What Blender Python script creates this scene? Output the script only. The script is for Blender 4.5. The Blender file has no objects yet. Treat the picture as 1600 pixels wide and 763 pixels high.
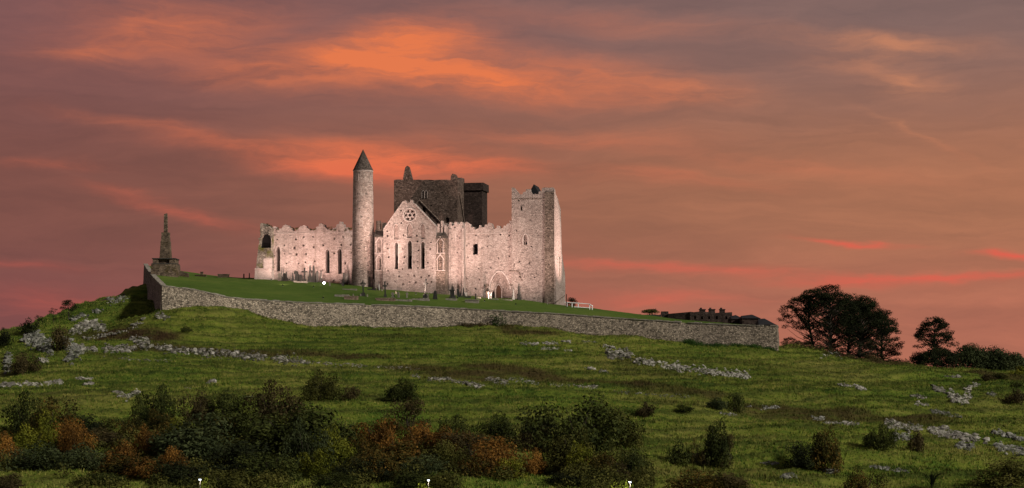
import bpy, bmesh, math, random
import numpy as np
from mathutils import Vector, Matrix, noise
from mathutils.geometry import delaunay_2d_cdt
random.seed(7); RNG = np.random.default_rng(11)
C = bpy.context.scene.collection
SC = bpy.context.scene
F = 3056.0                       # focal length in photo pixels
CX, HY = 800.0, 600.0            # optical axis column, horizon row of the photograph

# ------------------------------------------------------------------ camera
cam = bpy.data.cameras.new('camera'); camo = bpy.data.objects.new('camera', cam); C.objects.link(camo)
camo.location = (0, 0, 0); camo.rotation_euler = (math.radians(90), 0, 0)
cam.sensor_width = 36.0; cam.lens = 36.0 * F / 1600.0
cam.shift_y = (HY - 381.5) / 1600.0
cam.clip_start = 1.0; cam.clip_end = 20000
SC.camera = camo
SC.view_settings.view_transform = 'Standard'; SC.view_settings.look = 'None'
SC.view_settings.exposure = 0.0; SC.view_settings.gamma = 1.0

def lin(r, g, b):
    f = lambda c: (c/255/12.92) if c/255 <= 0.04045 else ((c/255+0.055)/1.055)**2.4
    return (f(r), f(g), f(b), 1.0)

# ------------------------------------------------------------------ node helper
class NB:
    def __init__(s, tree): s.t = tree; s.n = tree.nodes; s.l = tree.links
    def put(s, sock, v):
        if isinstance(v, bpy.types.NodeSocket): s.l.new(v, sock)
        else: sock.default_value = v
    def m(s, op, *a, clamp=False):
        n = s.n.new('ShaderNodeMath'); n.operation = op; n.use_clamp = clamp
        for i, v in enumerate(a): s.put(n.inputs[i], v)
        return n.outputs[0]
    def mix(s, f, a, b, mode='MIX'):
        n = s.n.new('ShaderNodeMix'); n.data_type = 'RGBA'; n.blend_type = mode
        s.put(n.inputs[0], f); s.put(n.inputs[6], a); s.put(n.inputs[7], b)
        return n.outputs[2]
    def comb(s, x, y, z):
        n = s.n.new('ShaderNodeCombineXYZ')
        for i, v in enumerate((x, y, z)): s.put(n.inputs[i], v)
        return n.outputs[0]
    def sep(s, v):
        n = s.n.new('ShaderNodeSeparateXYZ'); s.put(n.inputs[0], v); return n.outputs
    def noise(s, vec, scale=1, detail=4, rough=.5, dist=0):
        n = s.n.new('ShaderNodeTexNoise'); s.put(n.inputs['Vector'], vec)
        n.inputs['Scale'].default_value = scale; n.inputs['Detail'].default_value = detail
        n.inputs['Roughness'].default_value = rough; n.inputs['Distortion'].default_value = dist
        return n.outputs
    def vor(s, vec, scale=1, feature='F1', rnd=1):
        n = s.n.new('ShaderNodeTexVoronoi'); s.put(n.inputs['Vector'], vec); n.feature = feature
        n.inputs['Scale'].default_value = scale; n.inputs['Randomness'].default_value = rnd
        return n.outputs
    def ss(s, v, a, b, lo=0., hi=1.):
        n = s.n.new('ShaderNodeMapRange'); n.interpolation_type = 'SMOOTHSTEP'
        s.put(n.inputs[0], v)
        for i, x in zip((1, 2, 3, 4), (a, b, lo, hi)): n.inputs[i].default_value = x
        return n.outputs[0]
    def ramp(s, f, stops):
        n = s.n.new('ShaderNodeValToRGB'); s.put(n.inputs[0], f); e = n.color_ramp.elements
        e[0].position, e[0].color = stops[0]; e[1].position, e[1].color = stops[-1]
        for p, c in stops[1:-1]:
            x = e.new(p); x.color = c
        return n.outputs[0]
    def attr(s, name, kind='GEOMETRY'):
        n = s.n.new('ShaderNodeAttribute'); n.attribute_name = name; n.attribute_type = kind; return n.outputs
    def bump(s, h, strength=.5, dist=.1):
        n = s.n.new('ShaderNodeBump'); s.put(n.inputs['Height'], h)
        n.inputs['Strength'].default_value = strength; n.inputs['Distance'].default_value = dist
        return n.outputs[0]

# ------------------------------------------------------------------ sky
w = bpy.data.worlds.new('World'); SC.world = w; w.use_nodes = True
for n in list(w.node_tree.nodes): w.node_tree.nodes.remove(n)
B = NB(w.node_tree)
tc = B.n.new('ShaderNodeTexCoord')
x, y, z = B.sep(tc.outputs['Generated'])
az = B.m('ARCTAN2', x, y); el = B.m('ARCSINE', z)
U = B.m('MULTIPLY', az, F); V = B.m('MULTIPLY', el, -F)      # U: 0 in the middle; V: 0 at the horizon, negative upward
def pu(px): return math.atan((px-CX)/F)*F
def pv(row): return math.atan((row-HY)/F)*F
wn = B.noise(B.comb(B.m('MULTIPLY', U, 1/230), B.m('MULTIPLY', V, 1/80), 3.1), 1, 5, .6)
wx, wy, _ = B.sep(wn[1])
U2 = B.m('ADD', U, B.m('MULTIPLY', B.m('SUBTRACT', wx, .5), 190))
V2 = B.m('ADD', V, B.m('MULTIPLY', B.m('SUBTRACT', wy, .5), 58))
fx = B.ss(U2, pu(-50), pu(1500))
top = B.mix(fx, lin(126, 86, 85), lin(130, 103, 98))
mid = B.mix(fx, lin(126, 81, 73), lin(170, 113, 86))
low = B.mix(fx, lin(128, 78, 76), lin(177, 109, 88))
fy = B.ss(V2, pv(20), pv(300)); fy2 = B.ss(V2, pv(330), pv(520))
base = B.mix(fy2, B.mix(fy, top, mid), low)
st = B.noise(B.comb(B.m('MULTIPLY', U2, 1/420), B.m('MULTIPLY', V2, 1/46), 7.7), 1, 6, .62, .6)[0]
st2 = B.noise(B.comb(B.m('MULTIPLY', U2, 1/130), B.m('MULTIPLY', V2, 1/26), 1.7), 1, 5, .6, .4)[0]
shade = B.m('ADD', B.m('MULTIPLY', B.m('SUBTRACT', st, .5), .62), B.m('MULTIPLY', B.m('SUBTRACT', st2, .5), .22))
shade = B.m('ADD', shade, 1.0)
sv = B.comb(shade, B.m('ADD', B.m('MULTIPLY', B.m('SUBTRACT', shade, 1), .8), 1), B.m('ADD', B.m('MULTIPLY', B.m('SUBTRACT', shade, 1), .6), 1))
base = B.mix(1.0, base, sv, 'MULTIPLY')
# glowing cloud banks: column, row, half width, half height, tilt (rows per column), amount
BL = [(260, 55, 150, 26, -.10, .55), (420, 125, 130, 14, .05, .35), (640, 68, 95, 24, -.12, 1.0), (600, 110, 200, 22, .05, .75),
      (760, 130, 150, 16, .14, .75), (960, 118, 150, 18, .12, .5), (1060, 150, 120, 12, .02, .45), (1400, 75, 130, 10, .1, .6),
      (1420, 135, 60, 12, .15, .55), (1340, 100, 90, 14, .1, .35), (120, 95, 60, 10, -.1, .3), (1000, 40, 200, 12, .08, .22),
      (230, 205, 130, 7, .16, .26), (400, 240, 150, 8, .10, .42), (590, 248, 130, 17, .02, 1.1), (740, 258, 90, 9, .02, .7),
      (560, 268, 120, 8, .06, .5), (60, 262, 90, 5, -.02, .22), (290, 335, 110, 7, .22, .32), (200, 300, 60, 6, .2, .2),
      (1325, 384, 60, 3.2, .09, 1.1), (1130, 429, 150, 6, .05, .5), (990, 418, 120, 5, .03, .35), (1500, 444, 200, 4.5, -.02, .75),
      (1330, 450, 120, 6, .02, .4), (1590, 408, 50, 4, .06, .9), (1030, 470, 140, 7, .03, .35), (900, 215, 180, 10, .05, .3),
      (1200, 260, 200, 9, .1, .22), (1430, 215, 60, 5, .6, .3), (30, 418, 90, 5, .03, .25), (150, 480, 200, 14, .02, .3), (1050, 280, 150, 8, .08, .25)]
I = None
for (cx, cy, sx, sy, tl, am) in BL:
    dx = B.m('SUBTRACT', U2, pu(cx)); dy = B.m('SUBTRACT', B.m('SUBTRACT', V2, pv(cy)), B.m('MULTIPLY', dx, tl))
    a = B.m('MULTIPLY', dx, 1/sx); b = B.m('MULTIPLY', dy, 1/(sy*1.5))
    e = B.m('MULTIPLY', B.m('EXPONENT', B.m('MULTIPLY', B.m('ADD', B.m('MULTIPLY', a, a), B.m('MULTIPLY', b, b)), -1)), am)
    I = e if I is None else B.m('ADD', I, e)
st3 = B.noise(B.comb(B.m('MULTIPLY', U2, 1/60), B.m('MULTIPLY', B.m('ADD', V2, B.m('MULTIPLY', U2, -.08)), 1/9), 4.4), 1, 4, .6, .5)[0]
tex = B.m('ADD', B.m('MULTIPLY', st, .75), B.m('ADD', B.m('MULTIPLY', st2, .8), B.m('MULTIPLY', st3, .35)))
I = B.m('MULTIPLY', I, B.ss(tex, .60, 1.28, .26, 1.25), clamp=True)
warm = B.mix(B.ss(V2, pv(130), pv(430)), lin(228, 122, 78), lin(222, 97, 79))
warm = B.mix(B.m('MULTIPLY', B.ss(U2, pu(850), pu(1400)), B.ss(V2, pv(180), pv(330), 1, 0)), warm, lin(212, 138, 100))
sky = B.mix(I, base, warm)
# beyond the photograph: the glow fades upward and round to the east into slate dusk
up = B.ss(el, .16, .75); rnd = B.ss(B.m('ABSOLUTE', az), .5, 2.2)
sky = B.mix(B.m('MAXIMUM', up, rnd), sky, lin(99, 91, 99))
dn = B.ss(el, -.12, -.01)
sky = B.mix(dn, lin(40, 42, 30), sky)
bg = B.n.new('ShaderNodeBackground'); B.put(bg.inputs[0], sky); bg.inputs[1].default_value = 1.0
wo = B.n.new('ShaderNodeOutputWorld'); B.l.new(bg.outputs[0], wo.inputs[0])
w.cycles.sampling_method = 'MANUAL'; w.cycles.sample_map_resolution = 512

# ------------------------------------------------------------------ sun (low, from the right and in front of the hill)
sl = bpy.data.lights.new('sun', 'SUN'); sl.energy = 3.1; sl.angle = math.radians(4); sl.color = (1.0, .95, .82)
so = bpy.data.objects.new('sun', sl); C.objects.link(so)
so.rotation_euler = Vector((-.74, .52, -.50)).to_track_quat('-Z', 'Y').to_euler()

# ------------------------------------------------------------------ materials
def mat(name, rough=.9):
    m = bpy.data.materials.new(name); m.use_nodes = True
    b = m.node_tree.nodes['Principled BSDF']; b.inputs['Roughness'].default_value = rough
    b.inputs['Specular IOR Level'].default_value = .2
    return m, NB(m.node_tree), b
def objco(B):
    return B.n.new('ShaderNodeTexCoord').outputs['Object']
def geopos(B):
    return B.n.new('ShaderNodeNewGeometry').outputs['Position']
def mapping(B, v, sc, rot=(0, 0, 0)):
    n = B.n.new('ShaderNodeMapping'); B.put(n.inputs[0], v); n.inputs['Scale'].default_value = sc; n.inputs['Rotation'].default_value = rot
    return n.outputs[0]
def flat(name, col, rough=.85, em=None, es=1):
    m, B, b = mat(name, rough)
    n1 = B.noise(objco(B), 3, 4)[0]
    c = B.mix(n1, (col[0]*.75, col[1]*.75, col[2]*.75, 1), (min(1, col[0]*1.25), min(1, col[1]*1.25), min(1, col[2]*1.25), 1))
    B.put(b.inputs['Base Color'], c)
    if em: b.inputs['Emission Color'].default_value = (*em, 1); b.inputs['Emission Strength'].default_value = es
    return m
def stone(name, dark, midc, light, cell=(.55, .28), moss=None, mossamt=.5, bumpd=.12, speck=.0, contrast=1.0):
    """coursed rubble: anisotropic cells, mortar lines, weather stains"""
    m, B, b = mat(name, .95)
    p = objco(B)
    wv = B.noise(p, .8, 3)[1]
    vv = B.n.new('ShaderNodeVectorMath'); vv.operation = 'MULTIPLY_ADD'
    B.put(vv.inputs[0], wv); vv.inputs[1].default_value = (.25, .25, .12); B.put(vv.inputs[2], p)
    q = mapping(B, vv.outputs[0], (1/cell[0], 1/cell[0], 1/cell[1]))
    v1 = B.vor(q, 1); rc = B.sep(v1['Color'])[0]
    q2 = mapping(B, vv.outputs[0], (2.3/cell[0], 2.3/cell[0], 2.1/cell[1])); rc2 = B.sep(B.vor(q2, 1)['Color'])[1]
    ed = B.vor(q, 1, 'DISTANCE_TO_EDGE')['Distance']
    big = B.noise(p, .16, 5, .65)[0]; medn = B.noise(p, 1.1, 5, .7)[0]
    f = B.m('ADD', B.m('ADD', B.m('MULTIPLY', rc, .40*contrast), B.m('MULTIPLY', rc2, .34*contrast)), B.m('ADD', B.m('MULTIPLY', big, .55), B.m('MULTIPLY', medn, .45)))
    f = B.m('SUBTRACT', f, .38*contrast)
    c = B.ramp(f, [(.12, (*dark, 1)), (.5, (*midc, 1)), (.9, (*light, 1))])
    mort = B.ss(ed, .0, .07)
    strk = B.noise(mapping(B, p, (1.3, 1.3, .13)), 1, 5, .65)[0]; patch = B.noise(p, .33, 4, .6)[0]
    c = B.mix(B.ss(strk, .52, .70, 0, .42), c, (dark[0]*1.1, dark[1]*1.0, dark[2]*.9, 1)); c = B.mix(B.ss(patch, .56, .70, 0, .35), c, (*light, 1))
    c = B.mix(B.m('MULTIPLY', B.m('SUBTRACT', 1, mort), .55), c, (dark[0]*.6, dark[1]*.6, dark[2]*.6, 1))
    if speck:
        sp = B.ss(rc2, 1-speck, 1-speck+.03); c = B.mix(B.m('MULTIPLY', sp, .8), c, (min(1, light[0]*1.5), min(1, light[1]*1.5), min(1, light[2]*1.5), 1))
        sp = B.ss(rc, 1-speck*1.6, 1-speck*1.6+.03); c = B.mix(B.m('MULTIPLY', sp, .75), c, (dark[0]*.35, dark[1]*.35, dark[2]*.35, 1))
    if moss:
        mn = B.noise(p, .55, 6, .7)[0]
        c = B.mix(B.ss(mn, .62-.2*mossamt, .78-.2*mossamt), c, (*moss, 1))
    B.put(b.inputs['Base Color'], c)
    h = B.m('ADD', B.m('MULTIPLY', mort, .6), B.m('ADD', B.m('MULTIPLY', rc, .5), B.m('MULTIPLY', medn, .5)))
    B.put(b.inputs['Normal'], B.bump(h, .8, bumpd))
    return m
MCAST = stone('castle_limestone', (.15, .11, .098), (.37, .285, .255), (.54, .44, .40), (.42, .22), speck=.018, contrast=.66)
MDARK = stone('darker_limestone', (.065, .045, .036), (.20, .145, .118), (.36, .27, .225), (.42, .22), speck=.04, contrast=.8)  # darker tone of the castle limestone, shared by walls and trims
MROUND = stone('round_tower_limestone', (.14, .10, .085), (.38, .285, .25), (.56, .455, .405), (.46, .24), speck=.03, contrast=.8)
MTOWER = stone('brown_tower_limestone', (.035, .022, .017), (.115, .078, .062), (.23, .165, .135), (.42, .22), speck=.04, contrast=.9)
MMOSS = stone('mossy_limestone', (.06, .05, .04), (.22, .18, .15), (.42, .36, .30), (.6, .32), moss=(.09, .085, .02), mossamt=.75)
MDRES = stone('dressed_limestone', (.30, .24, .22), (.44, .355, .325), (.56, .46, .42), (.9, .4), bumpd=.04, contrast=.4)
MWALL = stone('rubble_wall', (.065, .055, .043), (.31, .25, .19), (.56, .465, .36), (.33, .21), speck=.08, bumpd=.2, contrast=1.0)
MCOPE = stone('coping_stone', (.16, .14, .11), (.27, .24, .20), (.38, .34, .29), (1.2, .5), bumpd=.06, contrast=.5)
MMONU = stone('monument_stone', (.05, .035, .025), (.14, .10, .07), (.27, .20, .14), (.8, .42), moss=(.07, .05, .02), mossamt=.6)
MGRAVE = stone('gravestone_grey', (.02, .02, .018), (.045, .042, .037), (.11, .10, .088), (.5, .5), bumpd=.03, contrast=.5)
MGLITE = stone('gravestone_pale', (.13, .11, .09), (.24, .21, .175), (.36, .32, .27), (.5, .5), bumpd=.03, contrast=.5)
MGBROWN = stone('tomb_brown', (.09, .06, .045), (.22, .15, .11), (.34, .25, .19), (.5, .4), bumpd=.05, contrast=.7)
MWHITE = flat('white_marble', (.45, .43, .40))
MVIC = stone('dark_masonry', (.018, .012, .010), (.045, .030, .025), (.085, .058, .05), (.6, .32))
MSLATE = flat('slate_roof', (.018, .018, .02), .8)
MROOFC = stone('cone_stone', (.03, .024, .02), (.085, .065, .054), (.19, .15, .13), (.4, .22))
MINT = flat('black_and_painted_shade', (.012, .01, .01))  # near-black: own colour of small things, painted shade in openings
MTIM = flat('weathered_timber', (.06, .04, .03)); MDOOR = flat('door_wood', (.10, .05, .035))
MPAINT = flat('white_painted_rail', (.8, .78, .78)); MMET = flat('galvanised_metal', (.25, .26, .27), .5)
MLAMP = flat('lamp_glass', (.8, .85, 1), .4, (.80, .90, 1.0), 3.0); MFLOOD = flat('flood_glass', (.9, .9, .9), .4, (1, .93, .85), 30.0)
MBARK = flat('bark', (.045, .035, .026))

def rockmat(name, d, m_, l_):
    m, B, b = mat(name, .95)
    p = geopos(B)
    n1 = B.noise(p, 1.6, 7, .75)[0]; n2 = B.noise(mapping(B, p, (.9, .9, 3.2)), 1.2, 6, .7)[0]
    f = B.m('ADD', B.m('MULTIPLY', n1, .7), B.m('MULTIPLY', n2, .5))
    oi = B.n.new('ShaderNodeObjectInfo').outputs['Random']
    f = B.m('ADD', f, B.m('MULTIPLY', B.m('SUBTRACT', oi, .5), .3))
    c = B.ramp(f, [(.38, (*d, 1)), (.56, (*m_, 1)), (.78, (*l_, 1))])
    mn = B.noise(p, .9, 5, .7)[0]
    c = B.mix(B.ss(mn, .52, .63), c, (.045, .055, .018, 1))
    B.put(b.inputs['Base Color'], c); B.put(b.inputs['Normal'], B.bump(f, 1.0, .35))
    return m
MROCK = rockmat('limestone_outcrop', (.05, .045, .036), (.185, .17, .142), (.45, .425, .37))
MROCKG = rockmat('grey_outcrop', (.04, .042, .034), (.15, .148, .125), (.33, .32, .28))

def grassmat(name, tuft=False, lawn=False):
    m, B, b = mat(name, 1.0); b.inputs['Specular IOR Level'].default_value = .05
    p = geopos(B)
    n1 = B.noise(p, .045, 5, .6)[0]; n2 = B.noise(mapping(B, p, (.35, .35, 1.6)), 1, 6, .7)[0]; n3 = B.noise(p, 2.6, 4, .7)[0]
    if lawn:
        f = B.m('ADD', B.m('MULTIPLY', n1, .5), B.m('ADD', B.m('MULTIPLY', n2, .35), B.m('MULTIPLY', n3, .3)))
        c = B.ramp(f, [(.35, (.038, .070, .013, 1)), (.6, (.074, .118, .020, 1)), (.8, (.135, .160, .034, 1))])
    else:
        f = B.m('ADD', B.m('MULTIPLY', n1, .75), B.m('ADD', B.m('MULTIPLY', n2, .5), B.m('MULTIPLY', n3, .25)))
        if tuft: f = B.m('ADD', f, B.m('MULTIPLY', B.m('SUBTRACT', B.attr('leafv')[2], .5), .55))
        c = B.ramp(f, [(.40, (.022, .052, .008, 1)), (.58, (.062, .116, .014, 1)), (.76, (.150, .180, .026, 1)), (.95, (.25, .23, .06, 1))])
        pn = B.noise(p, .55, 4, .7)[0]
        c = B.mix(B.ss(pn, .50, .68, 0, .62), c, (.022, .042, .008, 1))
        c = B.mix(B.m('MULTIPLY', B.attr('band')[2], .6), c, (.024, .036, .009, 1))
        br = B.m('MULTIPLY', B.attr('brown')[2], B.ss(B.m('ADD', n2, B.m('MULTIPLY', n3, .4)), .45, .75, .35, 1.0))
        c = B.mix(br, c, B.mix(n3, (.020, .014, .008, 1), (.085, .052, .024, 1)))
    B.put(b.inputs['Base Color'], c)
    if not tuft: B.put(b.inputs['Normal'], B.bump(B.m('ADD', B.m('MULTIPLY', n2, 1), B.m('MULTIPLY', n3, .6)), .9 if not lawn else .3, .5))
    return m
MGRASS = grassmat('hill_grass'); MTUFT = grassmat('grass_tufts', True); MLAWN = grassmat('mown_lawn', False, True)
MFIELD = flat('field', (.03, .05, .012), 1)

def leafmat(name, cols):
    m, B, b = mat(name, .8); b.inputs['Specular IOR Level'].default_value = .1
    lv = B.attr('leafv')[2]; oi = B.n.new('ShaderNodeObjectInfo').outputs['Random']
    cn = B.noise(geopos(B), .45, 3)[0]
    f = B.m('ADD', B.m('MULTIPLY', lv, .55), B.m('ADD', B.m('MULTIPLY', cn, .55), B.m('MULTIPLY', B.m('SUBTRACT', oi, .5), .15)))
    c = B.ramp(f, [(.22, (*cols[0], 1)), (.5, (*cols[1], 1)), (.78, (*cols[2], 1)), (.95, (*cols[3], 1))])
    B.put(b.inputs['Base Color'], c)
    tr = B.n.new('ShaderNodeBsdfTranslucent'); B.put(tr.inputs[0], c)
    mx = B.n.new('ShaderNodeMixShader'); mx.inputs[0].default_value = .22
    B.l.new(b.outputs[0], mx.inputs[1]); B.l.new(tr.outputs[0], mx.inputs[2])
    B.l.new(mx.outputs[0], B.n['Material Output'].inputs[0])
    return m
LEAF = {
 'dark':   leafmat('leaf_dark_green', [(.008, .012, .003), (.028, .036, .008), (.070, .080, .017), (.13, .135, .03)]),
 'grey':   leafmat('leaf_grey_green', [(.010, .015, .006), (.034, .044, .016), (.078, .092, .034), (.13, .14, .055)]),
 'olive':  leafmat('leaf_olive', [(.012, .013, .003), (.048, .050, .010), (.115, .108, .024), (.20, .17, .04)]),
 'yellow': leafmat('leaf_yellow_green', [(.022, .028, .003), (.080, .090, .009), (.19, .19, .02), (.30, .26, .03)]),
 'orange': leafmat('leaf_orange', [(.020, .013, .004), (.095, .048, .011), (.27, .125, .024), (.42, .22, .04)]),
 'brown':  leafmat('leaf_brown', [(.012, .009, .005), (.046, .036, .014), (.105, .078, .030), (.17, .12, .05)]),
 'mix':    leafmat('leaf_mixed', [(.010, .012, .003), (.044, .042, .009), (.15, .088, .018), (.30, .15, .03)]),
 'ivy':    leafmat('leaf_ivy', [(.010, .025, .005), (.025, .06, .010), (.045, .095, .016), (.07, .12, .02)]),
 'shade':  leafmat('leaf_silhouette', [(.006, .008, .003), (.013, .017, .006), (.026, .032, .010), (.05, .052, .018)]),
}

# ------------------------------------------------------------------ mesh helpers
class MB:
    def __init__(s): s.v = []; s.f = []
    def add(s, vs, fs):
        o = len(s.v); s.v += [tuple(p) for p in vs]; s.f += [tuple(i+o for i in f) for f in fs]; return s
    def box(s, x0, x1, y0, y1, z0, z1, tx=0, ty=0):
        vs = [(x0, y0, z0), (x1, y0, z0), (x1, y1, z0), (x0, y1, z0), (x0+tx, y0+ty, z1), (x1-tx, y0+ty, z1), (x1-tx, y1-ty, z1), (x0+tx, y1-ty, z1)]
        return s.add(vs, [(3, 2, 1, 0), (4, 5, 6, 7), (0, 1, 5, 4), (1, 2, 6, 5), (2, 3, 7, 6), (3, 0, 4, 7)])
    def lathe(s, prof, n=24, cx=0, cy=0, jit=0, cap=True):
        vs = []
        for r, z in prof:
            for i in range(n):
                a = 2*math.pi*i/n; rr = r*(1+random.uniform(-jit, jit)); vs.append((cx+rr*math.cos(a), cy+rr*math.sin(a), z))
        fs = []
        for k in range(len(prof)-1):
            for i in range(n):
                j = (i+1) % n; fs.append((k*n+i, k*n+j, (k+1)*n+j, (k+1)*n+i))
        if cap: fs.append(tuple(range(n))[::-1]); fs.append(tuple((len(prof)-1)*n+i for i in range(n)))
        return s.add(vs, fs)
    def tube(s, pts, rads, n=7):
        vs = []; fs = []
        for k, p in enumerate(pts):
            p = Vector(p); d = (Vector(pts[min(k+1, len(pts)-1)])-Vector(pts[max(k-1, 0)]))
            d = d.normalized() if d.length > 1e-6 else Vector((0, 0, 1))
            a = d.orthogonal().normalized() if abs(d.z) < .9 else d.cross(Vector((0, 1, 0))).normalized(); b2 = d.cross(a)
            for i in range(n):
                t = 2*math.pi*i/n; vs.append(p+rads[k]*(a*math.cos(t)+b2*math.sin(t)))
        for k in range(len(pts)-1):
            for i in range(n):
                j = (i+1) % n; fs.append((k*n+i, k*n+j, (k+1)*n+j, (k+1)*n+i))
        fs.append(tuple(range(n))); fs.append(tuple((len(pts)-1)*n+i for i in range(n))[::-1])
        return s.add(vs, fs)
    def prism(s, poly, d0, d1, fn=None):
        """polygon (u,v) extruded from depth d0 to d1; fn maps (u,v,d)->xyz"""
        fn = fn or (lambda u, v, d: (u, d, v)); n = len(poly)
        vs = [fn(u, v, d0) for u, v in poly]+[fn(u, v, d1) for u, v in poly]
        return s.add(vs, [tuple(range(n)), tuple(range(n, 2*n))[::-1]]+[(i, i+n, (i+1) % n+n, (i+1) % n) for i in range(n)])
    def build(s, name, m, parent=None, smooth=False, fix=True):
        me = bpy.data.meshes.new(name); me.from_pydata(s.v, [], s.f)
        if fix:
            bm = bmesh.new(); bm.from_mesh(me); bmesh.ops.recalc_face_normals(bm, faces=bm.faces); bm.to_mesh(me); bm.free()
        me.materials.append(m)
        if smooth: me.shade_smooth()
        o = bpy.data.objects.new(name, me); C.objects.link(o)
        if parent: o.parent = parent
        return o
def tag(o, label=None, cat=None, group=None, kind=None):
    for k, v in (('label', label), ('category', cat), ('group', group), ('kind', kind)):
        if v: o[k] = v
    return o
def thing(name, loc, label, cat, group=None, rz=0):
    o = bpy.data.objects.new(name, None); o.empty_display_size = .5; C.objects.link(o)
    o.location = loc; o.rotation_euler = (0, 0, rz); return tag(o, label, cat, group)
def inpoly(p, poly):
    x, y = p; c = False; n = len(poly); j = n-1
    for i in range(n):
        xi, yi = poly[i]; xj, yj = poly[j]
        if (yi > y) != (yj > y) and x < (xj-xi)*(y-yi)/(yj-yi+1e-12)+xi: c = not c
        j = i
    return c
def panel(outline, through=(), recess=(), T=1.2, fn=None, mb=None):
    """wall slab with real openings (through) and recesses [(poly, depth)]"""
    fn = fn or (lambda u, v, d: (u, d, v)); mb = mb or MB()
    loops = [outline]+list(through)+[r[0] for r in recess]
    pts, eds = [], []
    for lp in loops:
        o = len(pts); pts += [Vector(p) for p in lp]; eds += [(o+i, o+(i+1) % len(lp)) for i in range(len(lp))]
    r = delaunay_2d_cdt(pts, eds, [], 0, 1e-5); v2, tris = r[0], r[2]
    ff, bf = [], []
    for t in tris:
        c = sum((v2[i] for i in t), Vector((0, 0)))/len(t)
        if not inpoly(c, outline) or any(inpoly(c, h) for h in through): continue
        bf.append(tuple(t))
        if not any(inpoly(c, q[0]) for q in recess): ff.append(tuple(t))
    mb.add([fn(p.x, p.y, 0) for p in v2], ff); mb.add([fn(p.x, p.y, T) for p in v2], [t[::-1] for t in bf])
    for lp, d in [(outline, T)]+[(h, T) for h in through]+[(q[0], q[1]) for q in recess]:
        n = len(lp); mb.add([fn(u, v, 0) for u, v in lp]+[fn(u, v, d) for u, v in lp], [(i, (i+1) % n, (i+1) % n+n, i+n) for i in range(n)])
    for lp, d in [(q[0], q[1]) for q in recess]: mb.add([fn(u, v, d) for u, v in lp], [tuple(range(len(lp)))])
    return mb
def rag(pts, step=.5, amp=.12, rnd=random):
    out = []
    for i in range(len(pts)-1):
        (x0, y0), (x1, y1) = pts[i], pts[i+1]; L = math.hypot(x1-x0, y1-y0); n = max(1, int(L/step))
        for k in range(n):
            t = k/n; j = 0 if k == 0 else amp
            out.append((x0+(x1-x0)*t+rnd.uniform(-j, j)*.6, y0+(y1-y0)*t+rnd.uniform(-j, j)))
    out.append(pts[-1]); return out
def lancet(cx, z0, z1, wd, n=7, pointed=True):
    """outline of a narrow arched opening, springing wd below its head"""
    r = wd/2; zs = z1-(wd*.95 if pointed else r); P = [(cx-r, z0), (cx+r, z0)]
    for i in range(n+1):
        t = i/n
        if pointed:
            if t <= .5: a = math.radians(60)*t*2; P.append((cx-r+wd*math.cos(a), zs+wd*math.sin(a)*1.09))
            else: a = math.radians(60)*(1-t)*2; P.append((cx+r-wd*math.cos(a), zs+wd*math.sin(a)*1.09))
        else: a = math.pi*t; P.append((cx+r*math.cos(a), zs+r*math.sin(a)))
    return P
def W(px, row, D): return Vector(((px-CX)/F*D, D, (HY-row)/F*D))

# ------------------------------------------------------------------ terrain
def interp(x, tab, k): return float(np.interp(x, [t[0] for t in tab], [t[k] for t in tab]))
# enclosure wall: column, row of top, row of foot, distance
WT = [(225, 413, 448, 430), (232, 424, 458, 404), (240, 434, 470, 378), (253, 447, 489, 345), (306, 453, 482, 347), (352, 464, 488, 350), (388, 468, 494, 352), (466, 472.5, 505, 355),
      (560, 476, 509, 358), (640, 478.5, 509, 359), (700, 481.5, 509, 360), (800, 487, 514, 360), (860, 490, 517, 359), (955, 497, 526, 357), (1074, 504.5, 536, 354), (1140, 508, 543, 352), (1214, 509.5, 547, 350)]
def rbf(pts):
    P = np.array(pts, float); X = P[:, :2]/100.; Z = P[:, 2]
    def ker(A, Bm):
        r = np.sqrt(((A[:, None]-Bm[None])**2).sum(-1))+1e-9; return r*r*np.log(r)
    n = len(P); K = ker(X, X)+np.eye(n)*2e-4; Q = np.c_[np.ones(n), X]
    A = np.block([[K, Q], [Q.T, np.zeros((3, 3))]]); s = np.linalg.solve(A, np.r_[Z, 0, 0, 0])
    def f(x, y):
        x = np.asarray(x, float); sh = x.shape; q = np.c_[x.ravel(), np.asarray(y, float).ravel()]/100.; out = np.empty(len(q))
        for i in range(0, len(q), 20000):
            s_ = q[i:i+20000]; out[i:i+20000] = ker(s_, X)@s[:n]+np.c_[np.ones(len(s_)), s_]@s[n:]
        return out.reshape(sh)
    return f
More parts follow.
